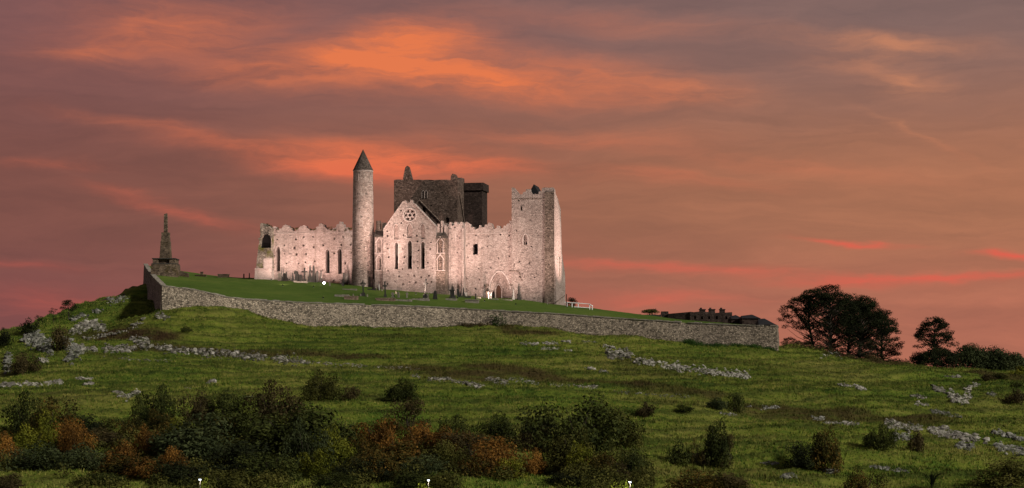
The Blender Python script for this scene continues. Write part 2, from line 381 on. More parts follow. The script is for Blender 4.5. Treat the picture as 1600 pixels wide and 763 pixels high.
HP = [W(*t) for t in
      [(-150, 600, 320), (0, 548, 335), (0, 575, 308), (0, 622, 255), (0, 700, 210), (0, 745, 192), (50, 522, 342), (80, 508, 350), (80, 540, 325), (80, 580, 300), (130, 485, 366), (130, 520, 345), (130, 560, 315),
       (180, 467, 390), (180, 500, 358), (180, 530, 335), (180, 560, 314), (225, 447, 424), (240, 490, 352), (240, 520, 335), (240, 560, 313), (200, 620, 256), (200, 700, 211), (200, 763, 185),
       (400, 530, 333), (400, 565, 308), (400, 620, 262), (400, 700, 212), (400, 763, 186), (640, 530, 338), (640, 560, 312), (640, 590, 285), (640, 640, 248), (640, 700, 213), (640, 763, 186),
       (900, 545, 330), (900, 580, 298), (900, 620, 262), (900, 690, 218), (900, 763, 186), (1080, 560, 325), (1080, 600, 285), (1080, 660, 238), (1080, 763, 188),
       (1214, 560, 334), (1214, 620, 272), (1214, 690, 222), (1214, 763, 190), (1240, 533, 362), (1300, 552, 358), (1300, 600, 300), (1300, 660, 248), (1300, 763, 192), (1350, 564, 356), (1420, 572, 352), (1420, 600, 312), (1420, 650, 260), (1420, 763, 194),
       (1500, 575, 350), (1500, 600, 318), (1500, 640, 275), (1500, 700, 228), (1570, 588, 342), (1600, 592, 338), (1600, 640, 282), (1600, 700, 230), (1600, 763, 195), (1750, 605, 330), (1750, 660, 262), (1750, 763, 196)]]
HP += [W(t[0], t[2], t[3]) for t in WT if t[0] >= 253] + [W(232, 458, 404), W(225, 452, 430), W(240, 472, 375)]
HP = [tuple(p) for p in HP]
for t in WT[3:]:
    p = W(t[0], t[2], t[3]); HP.append((p.x*1.04, p.y+14, p.z+.3)); HP.append((p.x*1.15, p.y+55, p.z+.5)); HP.append((p.x*1.4, p.y+160, p.z-12))
for px, D, z in [(-100, 160, -11.6), (300, 160, -11.4), (800, 160, -11.5), (1300, 160, -11.6), (1700, 160, -12), (200, 120, -12), (1400, 120, -12),
                 (60, 400, 5), (0, 400, 1), (-100, 390, -3), (150, 430, 11), (130, 470, 3), (1300, 400, 1), (1420, 400, -1), (1550, 400, -3), (1300, 440, -6), (1500, 450, -9), (1650, 420, -7)]:
    HP.append(((px-CX)/F*D, D, z))
hz0 = rbf(HP)
def vnoise(x, y, s, seed=0):
    """cheap tiled value noise"""
    r = np.random.default_rng(seed).random((256, 256)); x = np.asarray(x)*s; y = np.asarray(y)*s
    xi = np.floor(x).astype(int); yi = np.floor(y).astype(int); fx = x-xi; fy = y-yi; fx = fx*fx*(3-2*fx); fy = fy*fy*(3-2*fy)
    g = lambda a, b: r[a & 255, b & 255]
    return (g(xi, yi)*(1-fx)+g(xi+1, yi)*fx)*(1-fy)+(g(xi, yi+1)*(1-fx)+g(xi+1, yi+1)*fx)*fy
def hillz(x, y):
    x = np.asarray(x, float); y = np.asarray(y, float); z = hz0(x, y)
    ph = phase(x, y)
    amp = .6+.8*vnoise(x, y, .02, 8)
    z = z+.15*amp*np.sin(2*np.pi*z/.85+ph)+.20*amp*np.sin(2*np.pi*z/2.3+ph*.7+1)
    z = z+(vnoise(x, y, .06, 41)-.5)*1.3+(vnoise(x, y, .14, 1)-.5)*.8+(vnoise(x, y, .4, 2)-.5)*.42+(vnoise(x, y, 1.1, 5)-.5)*.30
    dx = np.maximum(np.abs(x)-150, 0)/90; dy = np.maximum(y-440, 0)/110; dn = np.maximum(150-y, 0)/60
    mk = np.clip(1-np.sqrt(dx**2+dy**2+dn**2), 0, 1); mk = mk*mk*(3-2*mk)
    return -12.6+(z+12.6)*mk
LP = [(t[0], t[1]+1.2, t[3]+1.5) for t in WT if t[0] >= 225]
LP += [(253, 432.5, 418), (280, 430.5, 428), (340, 433, 424), (400, 436, 416), (330, 442, 385), (440, 438.2, 408), (450, 450, 385), (500, 441.5, 404), (540, 446, 401), (566, 448.5, 399), (570, 461, 378), (600, 454, 397), (640, 456.5, 396), (690, 460, 395), (690, 471, 376),
       (725, 463, 398), (800, 467.5, 397), (800, 477, 378), (863, 476, 394), (884, 478.5, 405), (925, 482, 398), (960, 486, 396), (1000, 491.5, 394), (1000, 495, 378), (1050, 498, 388), (1100, 503, 384), (1150, 506.5, 378), (1200, 509, 374)]
LW = [tuple(W(*t)) for t in LP]
for px, D, z in [(180, 470, 22), (250, 470, 23), (400, 470, 21.8), (560, 470, 20.3), (700, 470, 18.4), (880, 450, 15.5), (1000, 450, 12), (1200, 430, 9.5), (200, 560, 8), (500, 560, 8), (800, 560, 6), (1100, 560, 0), (1300, 500, 2)]:
    LW.append(((px-CX)/F*D, D, z))
lz0 = rbf(LW)
def phase(x, y): return vnoise(x, y, .03, 3)*7+vnoise(x, y, .09, 4)*2.2
def lawnz(x, y): return lz0(x, y)+(vnoise(x, y, .25, 6)-.5)*.22+(vnoise(x, y, 1.0, 7)-.5)*.05
_gx = np.arange(-150, 150, .5); _gy = np.arange(140, 480, .5); _GX, _GY = np.meshgrid(_gx, _gy); _HG = hillz(_GX, _GY); _LG = lawnz(_GX, _GY)
def fastz(x, y, lawn=False):
    G = _LG if lawn else _HG; fx = np.clip((x+150)/.5, 0, G.shape[1]-2.001); fy = np.clip((y-140)/.5, 0, G.shape[0]-2.001); i = fx.astype(int); j = fy.astype(int); u = fx-i; v = fy-j
    return (G[j, i]*(1-u)+G[j, i+1]*u)*(1-v)+(G[j+1, i]*(1-u)+G[j+1, i+1]*u)*v
def hit(px, row, lawn=False, d0=150, d1=470):
    D = np.linspace(d0, d1, 900); x = (px-CX)/F*D; zz = fastz(x, D, lawn); s = (HY-row)/F*D-zz
    if lawn: 
        ok = np.where(D > interp(px, WT, 3)+1)[0]; k = ok[np.argmax(s[ok] < 0)] if (s[ok] < 0).any() else ok[-1]
    else: k = int(np.argmax(s < 0)) if (s < 0).any() else len(D)-1
    return Vector((x[k], D[k], zz[k]))
def gz(x, y, lawn=False): return float(fastz(np.array([float(x)]), np.array([float(y)]), lawn)[0])

def gridmesh(name, X, Y, Z, m, attrs=None):
    ny, nx = X.shape; me = bpy.data.meshes.new(name)
    co = np.stack([X, Y, Z], -1).reshape(-1, 3).astype(np.float32)
    i = np.arange(ny*nx).reshape(ny, nx); q = np.stack([i[:-1, :-1], i[:-1, 1:], i[1:, 1:], i[1:, :-1]], -1).reshape(-1, 4)
    me.vertices.add(len(co)); me.vertices.foreach_set('co', co.ravel())
    me.loops.add(q.size); me.loops.foreach_set('vertex_index', q.ravel().astype(np.int32))
    me.polygons.add(len(q)); me.polygons.foreach_set('loop_start', np.arange(0, q.size, 4, dtype=np.int32)); me.polygons.foreach_set('loop_total', np.full(len(q), 4, np.int32))
    for k, v in (attrs or {}).items():
        a = me.attributes.new(k, 'FLOAT', 'POINT'); a.data.foreach_set('value', v.ravel().astype(np.float32))
    me.update(); me.validate(); me.shade_smooth(); me.materials.append(m)
    o = bpy.data.objects.new(name, me); C.objects.link(o); return o
# brown bracken / dead grass strips, as photo polylines dropped on the hill: (points, half width m, amount)
BR = [([(170, 522), (260, 527)], 2.6, 1), ([(205, 545), (300, 546), (400, 552), (500, 556), (590, 558)], 2.2, .85), ([(640, 577), (700, 582), (760, 588)], 3.2, .8), ([(690, 510), (800, 519), (860, 522)], 1.8, .9),
      ([(750, 575), (830, 583), (900, 596), (1000, 602)], 3.0, .85), ([(1180, 636), (1260, 645), (1330, 650), (1440, 656)], 3.8, .8), ([(1225, 528), (1290, 545), (1380, 566), (1440, 571)], 5.0, .9), ([(100, 520), (190, 528)], 2.0, .6),
      ([(1530, 585), (1580, 590)], 4, .8), ([(1000, 606), (1110, 612)], 2.4, .6), ([(90, 545), (180, 560)], 1.5, .4)]
BRW = []
for pl, hw, am in BR:
    q = [hit(*p) for p in pl]; BRW.append(([(v.x, v.y) for v in q], hw, am))
def brown(x, y):
    out = np.zeros_like(np.asarray(x, float)); wob = (vnoise(x, y, .15, 21)-.5)*3
    for pl, hw, am in BRW:
        for (ax, ay), (bx, by) in zip(pl[:-1], pl[1:]):
            L2 = (bx-ax)**2+(by-ay)**2; t = np.clip(((x-ax)*(bx-ax)+(y-ay)*(by-ay))/L2, 0, 1)
            d = np.hypot(x-ax-t*(bx-ax), (y+wob-ay-t*(by-ay))*.8); out = np.maximum(out, am*np.clip(1.5-d/hw, 0, 1))
    return np.clip(out+np.clip(vnoise(x, y, .05, 31)-.72, 0, 1)*1.4, 0, 1)
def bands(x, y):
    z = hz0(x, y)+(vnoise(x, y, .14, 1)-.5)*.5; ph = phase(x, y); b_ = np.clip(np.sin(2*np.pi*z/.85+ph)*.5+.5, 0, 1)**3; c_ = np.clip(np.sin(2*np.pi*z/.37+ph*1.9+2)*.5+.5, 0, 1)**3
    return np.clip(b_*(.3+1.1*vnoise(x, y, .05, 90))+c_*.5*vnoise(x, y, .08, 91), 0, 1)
xs = np.r_[np.linspace(-250, -112, 30)[:-1], np.arange(-112, 112, .7), np.linspace(112, 250, 30)]
ys = np.r_[np.linspace(88, 150, 26)[:-1], np.arange(150, 440, .62), np.linspace(440, 560, 40)]
GX, GY = np.meshgrid(xs, ys)
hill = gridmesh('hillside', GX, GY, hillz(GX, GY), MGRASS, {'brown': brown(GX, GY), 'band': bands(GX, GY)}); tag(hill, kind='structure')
g = MB().add([(-9000, -3000, -12.9), (9000, -3000, -12.9), (9000, 15000, -12.9), (-9000, 15000, -12.9)], [(0, 1, 2, 3)]).build('ground', MFIELD); tag(g, kind='structure')
pxs = np.r_[np.linspace(225, 253, 24)[:-1], np.linspace(253, 1214, 420)]; ts = np.linspace(0, 1, 150)**1.2
Dw = np.interp(pxs, [t[0] for t in WT], [t[3] for t in WT])
DD = Dw[None]+.35+(565-Dw[None])*ts[:, None]; XX = (pxs[None]-CX)/F*DD
tag(gridmesh('lawn', XX, DD, lawnz(XX, DD), MLAWN), kind='structure')

# ------------------------------------------------------------------ enclosure wall
def wallseg(tab, thick=.7):
    body = MB(); cope = MB(); pts = []
    px0, px1 = tab[0][0], tab[-1][0]
    for t0, t1 in zip(tab[:-1], tab[1:]):
        n = max(2, int((Vector(W(t0[0], 500, t0[3]))-Vector(W(t1[0], 500, t1[3]))).length/1.1))
        for k in range(n): pts.append([t0[j]+(t1[j]-t0[j])*k/n for j in range(4)])
    pts.append(tab[-1])
    P = []
    for p in pts:
        a = W(p[0], p[1], p[3]); f = W(p[0], p[2], p[3]); P.append((a.x, a.y, a.z, f.z-2.0))
    N = len(P); jit = [0]*N; x_ = 0
    for i in range(N):
        a = P[max(i-1, 0)]; b = P[min(i+1, N-1)]; t = Vector((b[0]-a[0], b[1]-a[1])).normalized(); nrm = Vector((t.y, -t.x))
        if nrm.y > 0 and abs(nrm.x) < .5: nrm = -nrm
        P[i] = P[i]+(nrm.x, nrm.y)
    o = [-.18, .45]
    vb, fb = [], []; rows = 5
    for (x, y, zt, zb, nx, ny) in P:
        zt += random.uniform(-.07, .07)+.14*noise.noise(Vector((x*.25, y*.1, 0)))
        for k in range(rows):
            z = zb+(zt-zb)*k/(rows-1); off = .35*(1-k/(rows-1))+random.uniform(-.05, .05); vb.append((x+nx*off, y+ny*off, z))
        vb.append((x-nx*thick, y-ny*thick, zt)); vb.append((x-nx*thick, y-ny*thick, zb))
    m = rows+2
    for i in range(len(P)-1):
        for k in range(m-1): fb.append((i*m+k, (i+1)*m+k, (i+1)*m+k+1, i*m+k+1))
    fb += [tuple(range(m)), tuple((len(P)-1)*m+k for k in range(m))[::-1]]
    body.add(vb, fb)
    for i in range(len(P)-1):
        if random.random() < .07: continue
        h = random.uniform(.04, .20); a, b = P[i], P[i+1]; s = .995
        vs = []
        for q, tt in ((a, .012), (b, -.012)):
            dx = (b[0]-a[0])*tt; dy = (b[1]-a[1])*tt
            for off, zz in ((.12, -.06), (.12, h), (-thick-.08, h), (-thick-.08, -.06)):
                vs.append((q[0]+dx+q[4]*off, q[1]+dy+q[5]*off, q[2]+zz+.03))
        cope.add(vs, [(0, 1, 2, 3), (7, 6, 5, 4), (0, 4, 5, 1), (1, 5, 6, 2), (2, 6, 7, 3), (3, 7, 4, 0)])
    return body, cope
wt = thing('enclosure_wall', (0, 0, 0), 'long pale rubble stone wall running along the hillside below the green lawn', 'wall')
for tab in (WT[:4], WT[3:], [(1214, 509.5, 547, 350), (1215.2, 511, 540, 380), (1216, 513, 535, 410)]):
    b_, c_ = wallseg(tab); b_.build('wall_face', MWALL, wt)
    c = c_.build('coping', MCOPE, wt); c['kind'] = 'stuff'

# ------------------------------------------------------------------ castle frame
TH = math.radians(10.5); CT, ST = math.cos(TH), math.sin(TH)
O3 = W(566, 447, 400); OZ = 0.0
def cloc(a, b, z): return Vector((O3.x+a*CT+b*ST, O3.y-a*ST+b*CT, z))
def ca(px, b):
    k = (px-CX)/F; return (k*(O3.y+b*CT)-O3.x-b*ST)/(CT+k*ST)
def cz(px, row, b):
    a = ca(px, b); return (a, (HY-row)/F*(O3.y-a*ST+b*CT))
def cbs(px, a):       # b on the plane a = const
    k = (px-CX)/F; return (k*(O3.y-a*ST)-O3.x-a*CT)/(ST-k*CT)
def cpts(b, pts): return [cz(px, r, b) for px, r in pts]
cath = thing('ruined_cathedral', (O3.x, O3.y, 0), 'floodlit roofless stone cathedral with gabled transept and square towers on the lawn', 'cathedral', rz=-TH)
def at(b, T=None): return lambda u, v, d: (u, b+d, v)
def side(a, sgn=-1): return lambda u, v, d: (a+sgn*d, u, v)
def putlogs(out, holes, stepu=2.1, stepv=1.75, size=.26, margin=.7, seed=1):
    r = random.Random(seed); us = [p[0] for p in out]; vs = [p[1] for p in out]; res = []
    v = min(vs)+3.2
    while v < max(vs)-.8:
        u = min(us)+r.uniform(.6, 1.6)
        while u < max(us)-.6:
            uu = u+r.uniform(-.4, .4); vv = v+r.uniform(-.3, .3); s = size*r.uniform(.5, .85)
            sq = [(uu-s, vv-s), (uu+s, vv-s), (uu+s, vv+s), (uu-s, vv+s)]
            okk = all(inpoly((uu+dx*margin, vv+dy*margin), out) for dx in (-1, 1) for dy in (-1, 1))
            for h in holes:
                hu = [p[0] for p in h]; hv = [p[1] for p in h]
                if min(hu)-.5 < uu < max(hu)+.5 and min(hv)-.5 < vv < max(hv)+.6: okk = False
            if okk and r.random() < .85: res.append((sq, 1.2))
            u += stepu
        v += stepv
    return res
def hood(cx, zs, z1, wd, b, fnd=None, t=.16, out=.24, legs=.0):
    """projecting arch moulding round a lancet head"""
    r = wd/2; inn = lancet(cx, zs, z1, wd)[1:] ; w2 = wd+2*t
    outp = lancet(cx, zs, z1+t*1.2, w2)[1:]
    n = len(inn); mb = MB(); vs = []; fs = []
    inn = inn+[(cx-r, zs)]; outp = outp+[(cx-w2/2, zs)]; n += 1
    for d in (b-out, b+.02):
        vs += [(u, d, v) for u, v in inn]+[(u, d, v) for u, v in outp]
    for i in range(n-1):
        fs += [(i, i+1, n+i+1, n+i), (2*n+i, 3*n+i, 3*n+i+1, 2*n+i+1), (n+i, n+i+1, 3*n+i+1, 3*n+i), (i, 2*n+i, 2*n+i+1, i+1)]
    return mb.add(vs, fs)
def slab_cap(mb, u0, u1, b, v, h=.22, out=.14, deep=.3): return mb.box(u0, u1, b-out, b+deep, v, v+h)

# --- choir (left wing)
bC = 8.0
o = [cz(423, 445, bC), cz(590, 458, bC), cz(590, 362, bC)]
top = cpts(bC, [(590, 362), (560, 363), (549, 360), (544, 359.5), (543, 355), (538, 354.5), (537.5, 350.5), (534.5, 350), (534, 346.5), (530, 346.5), (529.5, 350), (526, 351), (525, 355), (520, 356), (519, 359), (511, 359), (510, 356), (508, 355.5), (507, 351), (503, 350.5),
      (502, 349), (498.5, 350), (498, 354), (494, 355), (493, 359.5), (485, 361), (483, 358), (480, 357), (478, 353), (474, 352), (469, 353), (467, 357), (463, 358.5), (462, 362), (457.5, 360.5), (456, 356.5), (453, 356), (451, 352.5), (446, 351), (442, 353), (440, 357), (436, 357.5), (434, 359), (431, 354.5), (423, 355.5)])
out = [cz(423, 446, bC), cz(590, 460, bC)]+rag(top, .33, .17)
lc = [(434.7, 384.5, 424, 6.2), (512, 389, 427, 6.4), (531, 388, 428, 6.4)]
wins = []
for px, r0, r1, wp in lc:
    a, z1 = cz(px, r0, bC); _, z0 = cz(px, r1, bC); wins.append(lancet(a, z0, z1, wp/7.55))
ch = panel(out, wins, putlogs(out, wins, seed=4), 1.3, at(bC)).build('choir_wall', MCAST, cath)
for wpoly, (px, r0, r1, wp) in zip(wins, lc):
    a, z1 = cz(px, r0, bC); hood(a, z1-1.2, z1, wp/7.55+.1, bC).build('hood_mould', MDRES, ch)
sc_ = MB()
for p0, p1, r in [(517, 526, 391.5), (536, 548, 391.5), (425, 428, 388)]:
    u0, v0 = cz(p0, r, bC); u1, _ = cz(p1, r, bC); MB().box(u0, u1, bC-.1, bC+.1, v0-.1, v0+.08).build('string_course', MDRES, ch)
u0, v0 = cz(425, 362, bC); u1, v1 = cz(549, 365, bC)
sc_.box(u0, u1, bC-.08, bC+.1, v0-.5, v0-.38)
sc_.build('string_course', MDRES, ch)
# far wall and east end of the choir, seen only through openings
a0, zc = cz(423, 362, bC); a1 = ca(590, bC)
MB().box(a0, a1, 17.5, 18.8, 15, zc-1.5).build('south_choir_wall', MVIC, cath)  # dark stone here paints the unlit interior behind the lancets
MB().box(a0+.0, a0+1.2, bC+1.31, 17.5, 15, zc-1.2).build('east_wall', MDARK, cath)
# broken east end pier
bP = 6.6
pier = MB()
ou = cpts(bP, [(398.5, 441), (424.5, 441), (424.5, 357)])+rag(cpts(bP, [(424.5, 357), (421, 357), (418, 353), (414, 353), (411, 349), (407, 349), (406.5, 356), (407, 365), (405, 375), (403.5, 386), (401.5, 403)]), .4, .1)+cpts(bP, [(400, 420)])
hole = cpts(bP, [(406.5, 387.5), (423.4, 387.5), (423.6, 375), (421.5, 368), (417, 364.5), (412, 366), (408, 373)])
pr = panel(ou, (), [(hole, 1.8)], 4.5, at(bP)).build('end_pier', MMOSS, cath)
MB().prism([(u*.995+hole[0][0]*.005, v) for u, v in hole], bP+.9, bP+1.0).build('painted_void_shade', MINT, pr)  # near-black sheet painting the shade of the unlit arch
mb = MB()
A0, Z0 = cz(398.0, 443, bP); A1, Z1 = cz(425.2, 420.5, bP); mb.box(A0, A1+.05, bP-.35, bP+4.6, Z0, Z1, .12, .12)
A2, Z2 = cz(400, 420, bP); mb.box(A2-.1, A1+.12, bP-.42, bP+4.4, Z1-.02, Z1+.16, 0, 0)
mb.build('pier_base', MDRES, pr)
A3, Z3 = cz(412, 404, bP); A4, Z4 = cz(425, 419.5, bP)
MB().box(A3+.0, A4+.04, bP-.14, bP+.3, Z1+.1, Z3, .0, .06).build('ashlar_face', MDRES, pr)
rb = MB()
for i in range(34):
    u, v = cz(random.uniform(404, 424), random.uniform(355, 402), bP); s = random.uniform(.15, .36)
    if inpoly((u, v), hole): continue
    rb.box(u-s, u+s, bP-.22*s*2, bP+.2, v-s*.6, v+s*.6, s*.25, .03)
x_ = rb.build('broken_masonry', MMOSS, pr); x_['kind'] = 'stuff'

wk = []
for i in range(60):
    px, r_ = random.choice([(random.uniform(424, 436), 356), (random.uniform(455, 466), 358), (random.uniform(480, 494), 359), (random.uniform(508, 526), 357), (random.uniform(538, 548), 358), (random.uniform(407, 424), 352)])
    u, v = cz(px, r_+random.uniform(-2, 3), bC-.1); s_ = random.uniform(.12, .3); wk.append(((u, bC+random.uniform(-.15, .8), v), (s_*1.4, s_, s_*.8)))
LATER = [('wall_top_weeds', wk, ch)]
# --- north transept gable
bG = 0.0
gp = [(598, 466), (681, 466), (681, 353), (677.5, 350), (660, 333), (648, 319), (645, 318), (644.5, 312.5), (641, 312.5), (640.5, 316.5), (636.5, 317.5), (633, 313.5), (630, 315), (599, 359)]
gl = cpts(bG, gp); out = gl[:3]+rag(gl[2:], .7, .07)[1:]
lc = [(619.3, 378, 420.5, 5.8), (640.2, 375.5, 420.5, 7.0), (660.8, 377, 420.5, 6.0)]
wins = []
for px, r0, r1, wp in lc:
    a, z1 = cz(px, r0, bG); _, z0 = cz(px, r1, bG); wins.append(lancet(a, z0, z1, wp/7.7))
rec = []
bl = [(619.3, 350, 377.0, 7.0), (640.2, 349.5, 374.5, 8.4), (660.8, 350, 376.0, 7.0)]
for px, r0, r1, wp in bl:
    a, z1 = cz(px, r0, bG); _, z0 = cz(px, r1-2.5, bG); rec.append((lancet(a, z0, z1, wp/7.7), .5))
ra, rz_ = cz(640.5, 336.3, bG); RR = 9.6/7.7
rose = [(ra+RR*math.cos(t), rz_+RR*math.sin(t)) for t in np.linspace(0, 2*math.pi, 29)[:-1]]
rec.append((rose, .75))
gable = panel(out, wins, rec+putlogs(out, wins+[r_[0] for r_ in rec], 1.55, 1.35, .24, .5, 9), 1.3, at(bG)).build('transept_gable', MCAST, cath)
# rose window tracery: ring, hub, petals
rw = MB(); n = 36
for (ri, ro_, d0) in ((RR*.98, RR*1.20, -.24), (RR*.28, RR*.42, -.02)):
    vs = []; fs = []
    for d in (bG+d0, bG+.34):
        for r_ in (ri, ro_): vs += [(ra+r_*math.cos(2*math.pi*i/n), d, rz_+r_*math.sin(2*math.pi*i/n)) for i in range(n)]
    for i in range(n):
        j = (i+1) % n; fs += [(i, j, n+j, n+i), (i, 2*n+i, 2*n+j, j), (n+i, n+j, 3*n+j, 3*n+i)]
    rw.add(vs, fs)
for k in range(6):
    t = 2*math.pi*(k+.5)/6; c_, s_ = math.cos(t), math.sin(t)
    rw.tube([(ra+RR*.36*c_, bG+.1, rz_+RR*.36*s_), (ra+RR*1.0*c_, bG+.1, rz_+RR*1.0*s_)], [.10, .10], 6)
    t = 2*math.pi*k/6; c_, s_ = math.cos(t), math.sin(t); q = []
    for i in range(13): q.append((ra+RR*(.68*c_)+.27*RR*math.cos(2*math.pi*i/12), bG+.12, rz_+RR*.68*s_+.27*RR*math.sin(2*math.pi*i/12)))
    rw.tube(q, [.08]*13, 5)
rw.build('rose_window', MDRES, gable)
for (px, r0, r1, wp) in bl:
    a, z1 = cz(px, r0, bG); hood(a, z1-.95, z1, wp/7.7+.06, bG, t=.14).build('hood_mould', MDRES, gable)
for (px, r0, r1, wp) in lc:
    a, z1 = cz(px, r0, bG); _, zb = cz(px, r1, bG); hood(a, zb, z1, wp/7.7+.02, bG, t=.14, out=.10).build('lancet_surround', MDRES, gable)
cp = MB()
for (q0, q1) in (((599, 359.5), (630, 315.5)), ((648, 319.5), (680, 353))):
    (u0, v0), (u1, v1) = cz(*q0, bG), cz(*q1, bG); cp.add([(u0, bG-.12, v0-.08), (u1, bG-.12, v1-.08), (u1, bG-.12, v1+.16), (u0, bG-.12, v0+.16), (u0, bG+1.35, v0-.08), (u1, bG+1.35, v1-.08), (u1, bG+1.35, v1+.16), (u0, bG+1.35, v0+.16)],
        [(0, 1, 2, 3), (4, 7, 6, 5), (0, 4, 5, 1), (3, 2, 6, 7), (0, 3, 7, 4), (1, 5, 6, 2)])
cp.build('gable_coping', MDRES, gable)
# transept side walls, east return
aL, aR = ca(599, 0), ca(681, 0); zE = cz(681, 352, 0)[1]
MB().box(aL, aL+1.2, 1.31, 14, 15, cz(599, 361, 0)[1]).build('transept_east_wall', MDARK, cath)
MB().box(aR-1.2, aR, 1.31, 14, 15, zE-.4).build('transept_west_wall', MCAST, cath)
# angle turrets with two tiers of pointed niches
def turret(p0, p1, rtop, rbase, b, caprow, m, nm, broken):
    u0, u1 = ca(p0, b), ca(p1, b); zt = cz(p0, rtop, b)[1]; zb = cz(p0, rbase, b)[1]; zc = cz(p0, caprow, b)[1]
    out = [(u0, zb), (u1, zb), (u1, zt), (u0, zt)]; w_ = u1-u0; rr = []
    for r0, r1 in ((373, 395), (400, 422)):
        z1 = cz(p0, r0, b)[1]; z0 = cz(p0, r1, b)[1]; rr.append((lancet((u0+u1)/2, z0, z1, w_*.46), .55))
    t = panel(out, (), rr, 2.6, at(b)).build(nm, m, cath)
    k = MB()
    for r0, r1 in ((373, 395), (400, 422)):
        z1 = cz(p0, r0, b)[1]; z0 = cz(p0, r1, b)[1]; c0 = (u0+u1)/2
        for sgn in (-1, 1):      # gabled hood
            k.add([(c0, b-.22, z1+.45), (c0+sgn*w_*.42, b-.22, z1-.75), (c0+sgn*w_*.42, b-.22, z1-1.0), (c0, b-.22, z1+.15), (c0, b+.02, z1+.45), (c0+sgn*w_*.42, b+.02, z1-.75), (c0+sgn*w_*.42, b+.02, z1-1.0), (c0, b+.02, z1+.15)],
                  [(0, 1, 2, 3), (4, 7, 6, 5), (0, 4, 5, 1), (1, 5, 6, 2), (2, 6, 7, 3)])
            k.box(c0+sgn*w_*.30-.06, c0+sgn*w_*.30+.06, b-.14, b+.02, z0, z1-.9)
        k.box(u0-.06, u1+.06, b-.12, b+.02, z0-.2, z0-.04)
    k.build('niche_frame', MDRES, t)
    s = MB(); z0 = cz(p0, 395, b)[1]   # worn figure base in the niche
    s.box((u0+u1)/2-.15, (u0+u1)/2+.12, b+.1, b+.45, z0, z0+.9, .05, .05); s.build('niche_corbel', MDARK, t)
    q = MB(); zq = zt
    q.add([(u0-.12, b-.25, zc-1.1), (u1+.12, b-.25, zc-1.1), (u1-.1, b+1.2, zc+.1), (u0+.1, b+1.2, zc+.1), (u0-.12, b+2.6, zc-1.1), (u1+.12, b+2.6, zc-1.1), (u0-.12, b-.25, zc-1.3), (u1+.12, b-.25, zc-1.3)],
          [(0, 1, 2, 3), (3, 2, 5, 4), (0, 3, 4), (1, 5, 2), (0, 6, 7, 1)])
    q.build('turret_cap', MROOFC, t)
    return t
turret(585.5, 599.5, 369, 462, .35, 361, MCAST, 'corner_turret', False)
turret(680.5, 695.5, 369, 470, .25, 363, MDARK, 'corner_turret', True)
k = MB()
for p0, p1, r0 in ((588, 594, 345), (596, 603, 348), (606, 610, 344)):      # far parapet behind the left turret
    k.box(ca(p0, 6), ca(p1, 6), 6, 6.8, cz(p0, 372, 6)[1], cz(p0, r0, 6)[1])
k.box(ca(586, 6), ca(608, 6), 6.02, 6.82, 20, cz(590, 359, 6)[1]); k.build('parapet', MDARK, cath)
k = MB()
for p0, p1, r0 in ((683, 687, 350), (688.5, 692, 345), (694, 697, 352)): k.box(ca(p0, 1.2), ca(p1, 1.2), 1.2, 2.6, cz(p0, 372, 1.2)[1], cz(p0, r0, 1.2)[1], .05, .1)
k.build('broken_pinnacle', MCAST, cath)
k = MB(); k.box(ca(680, .2)-.1, ca(697, .2)+.25, -.6, 2.8, 15, cz(690, 455, 0)[1], .15, .15); k.build('buttress_plinth', MDARK, cath)
# bright wall between transept and nave, with shafts
bA = 4.2
top = cpts(bA, [(724, 352), (722, 347), (719, 347), (719, 350), (715, 351), (714, 347), (710, 347), (710, 352), (706, 353), (705, 347.5), (702, 347.5), (701, 353), (698, 354), (697, 349), (694, 349)])
out = [cz(694, 470, bA), cz(724, 472, bA)]+rag(top, .5, .08)
pm = panel(out, (), putlogs(out, [], 1.4, 1.7, .22, .4, 3), 8, at(bA)).build('aisle_return', MCAST, cath)
for p_, r0 in ((697.5, 365), (702.5, 358), (723, 356)):
    u = ca(p_, bA-.5); MB().box(u-.22, u+.22, bA-.5, bA+.1, 15, cz(p_, r0, bA-.5)[1], .02, .05).build('pilaster', MCAST, pm)
# --- nave wall
bN = 6.5
top = [(806, 351), (800, 351), (799, 345), (796, 345), (796, 349), (792, 350), (791, 353), (787, 353), (786, 357), (782, 357), (781, 353), (776, 353), (776, 357), (771, 358), (770, 353), (768, 349), (763, 348), (762, 351), (758, 351), (757, 355), (752, 356), (751, 352), (749, 352), (748, 357),
       (741, 359), (741, 355), (736, 355), (735, 350), (731, 349), (730, 347), (727, 347), (726, 351), (722, 351)]
out = [cz(722, 472, bN), cz(806, 476, bN)]+rag(cpts(bN, top), .5, .07)
w1 = cpts(bN, [(738.8, 398), (746.6, 398), (746.6, 382.5), (745, 380.8), (740.5, 380.8), (738.8, 382.5)])
am, azt = cz(780.8, 423, bN); _, azb = cz(780.8, 474, bN)
arch = lancet(am, azb, azt, 32/7.65, 12)
w2 = cpts(bN, [(773, 353.5), (780, 353.5), (780, 359.5), (773, 359.5)])
nv = panel(out, [w1], [(arch, .7)]+putlogs(out, [w1, arch], 2.3, 2.2, .2, .6, 14), 1.4, at(bN)).build('nave_wall', MCAST, cath)
hood(am, cz(780, 446, bN)[1], azt, 32/7.65+.05, bN, t=.30, out=.34).build('porch_arch', MDRES, nv)
for s in (-1, 1): u = am+s*(16/7.65+.45); MB().box(u-.5, u+.35, bN-.4, bN+.02, cz(780, 447, bN)[1], cz(780, 444.6, bN)[1]).build('impost', MDARK, nv)
dz0 = cz(779, 463.5, bN+.7)[1]; dz1 = cz(779, 445.5, bN+.7)[1]; du = ca(779, bN+.68)
k = MB(); k.prism(lancet(du, dz0-.6, dz1, 7.6/7.65, 9), bN+.60, bN+.72); dr = k.build('arched_door', MDOOR, nv)
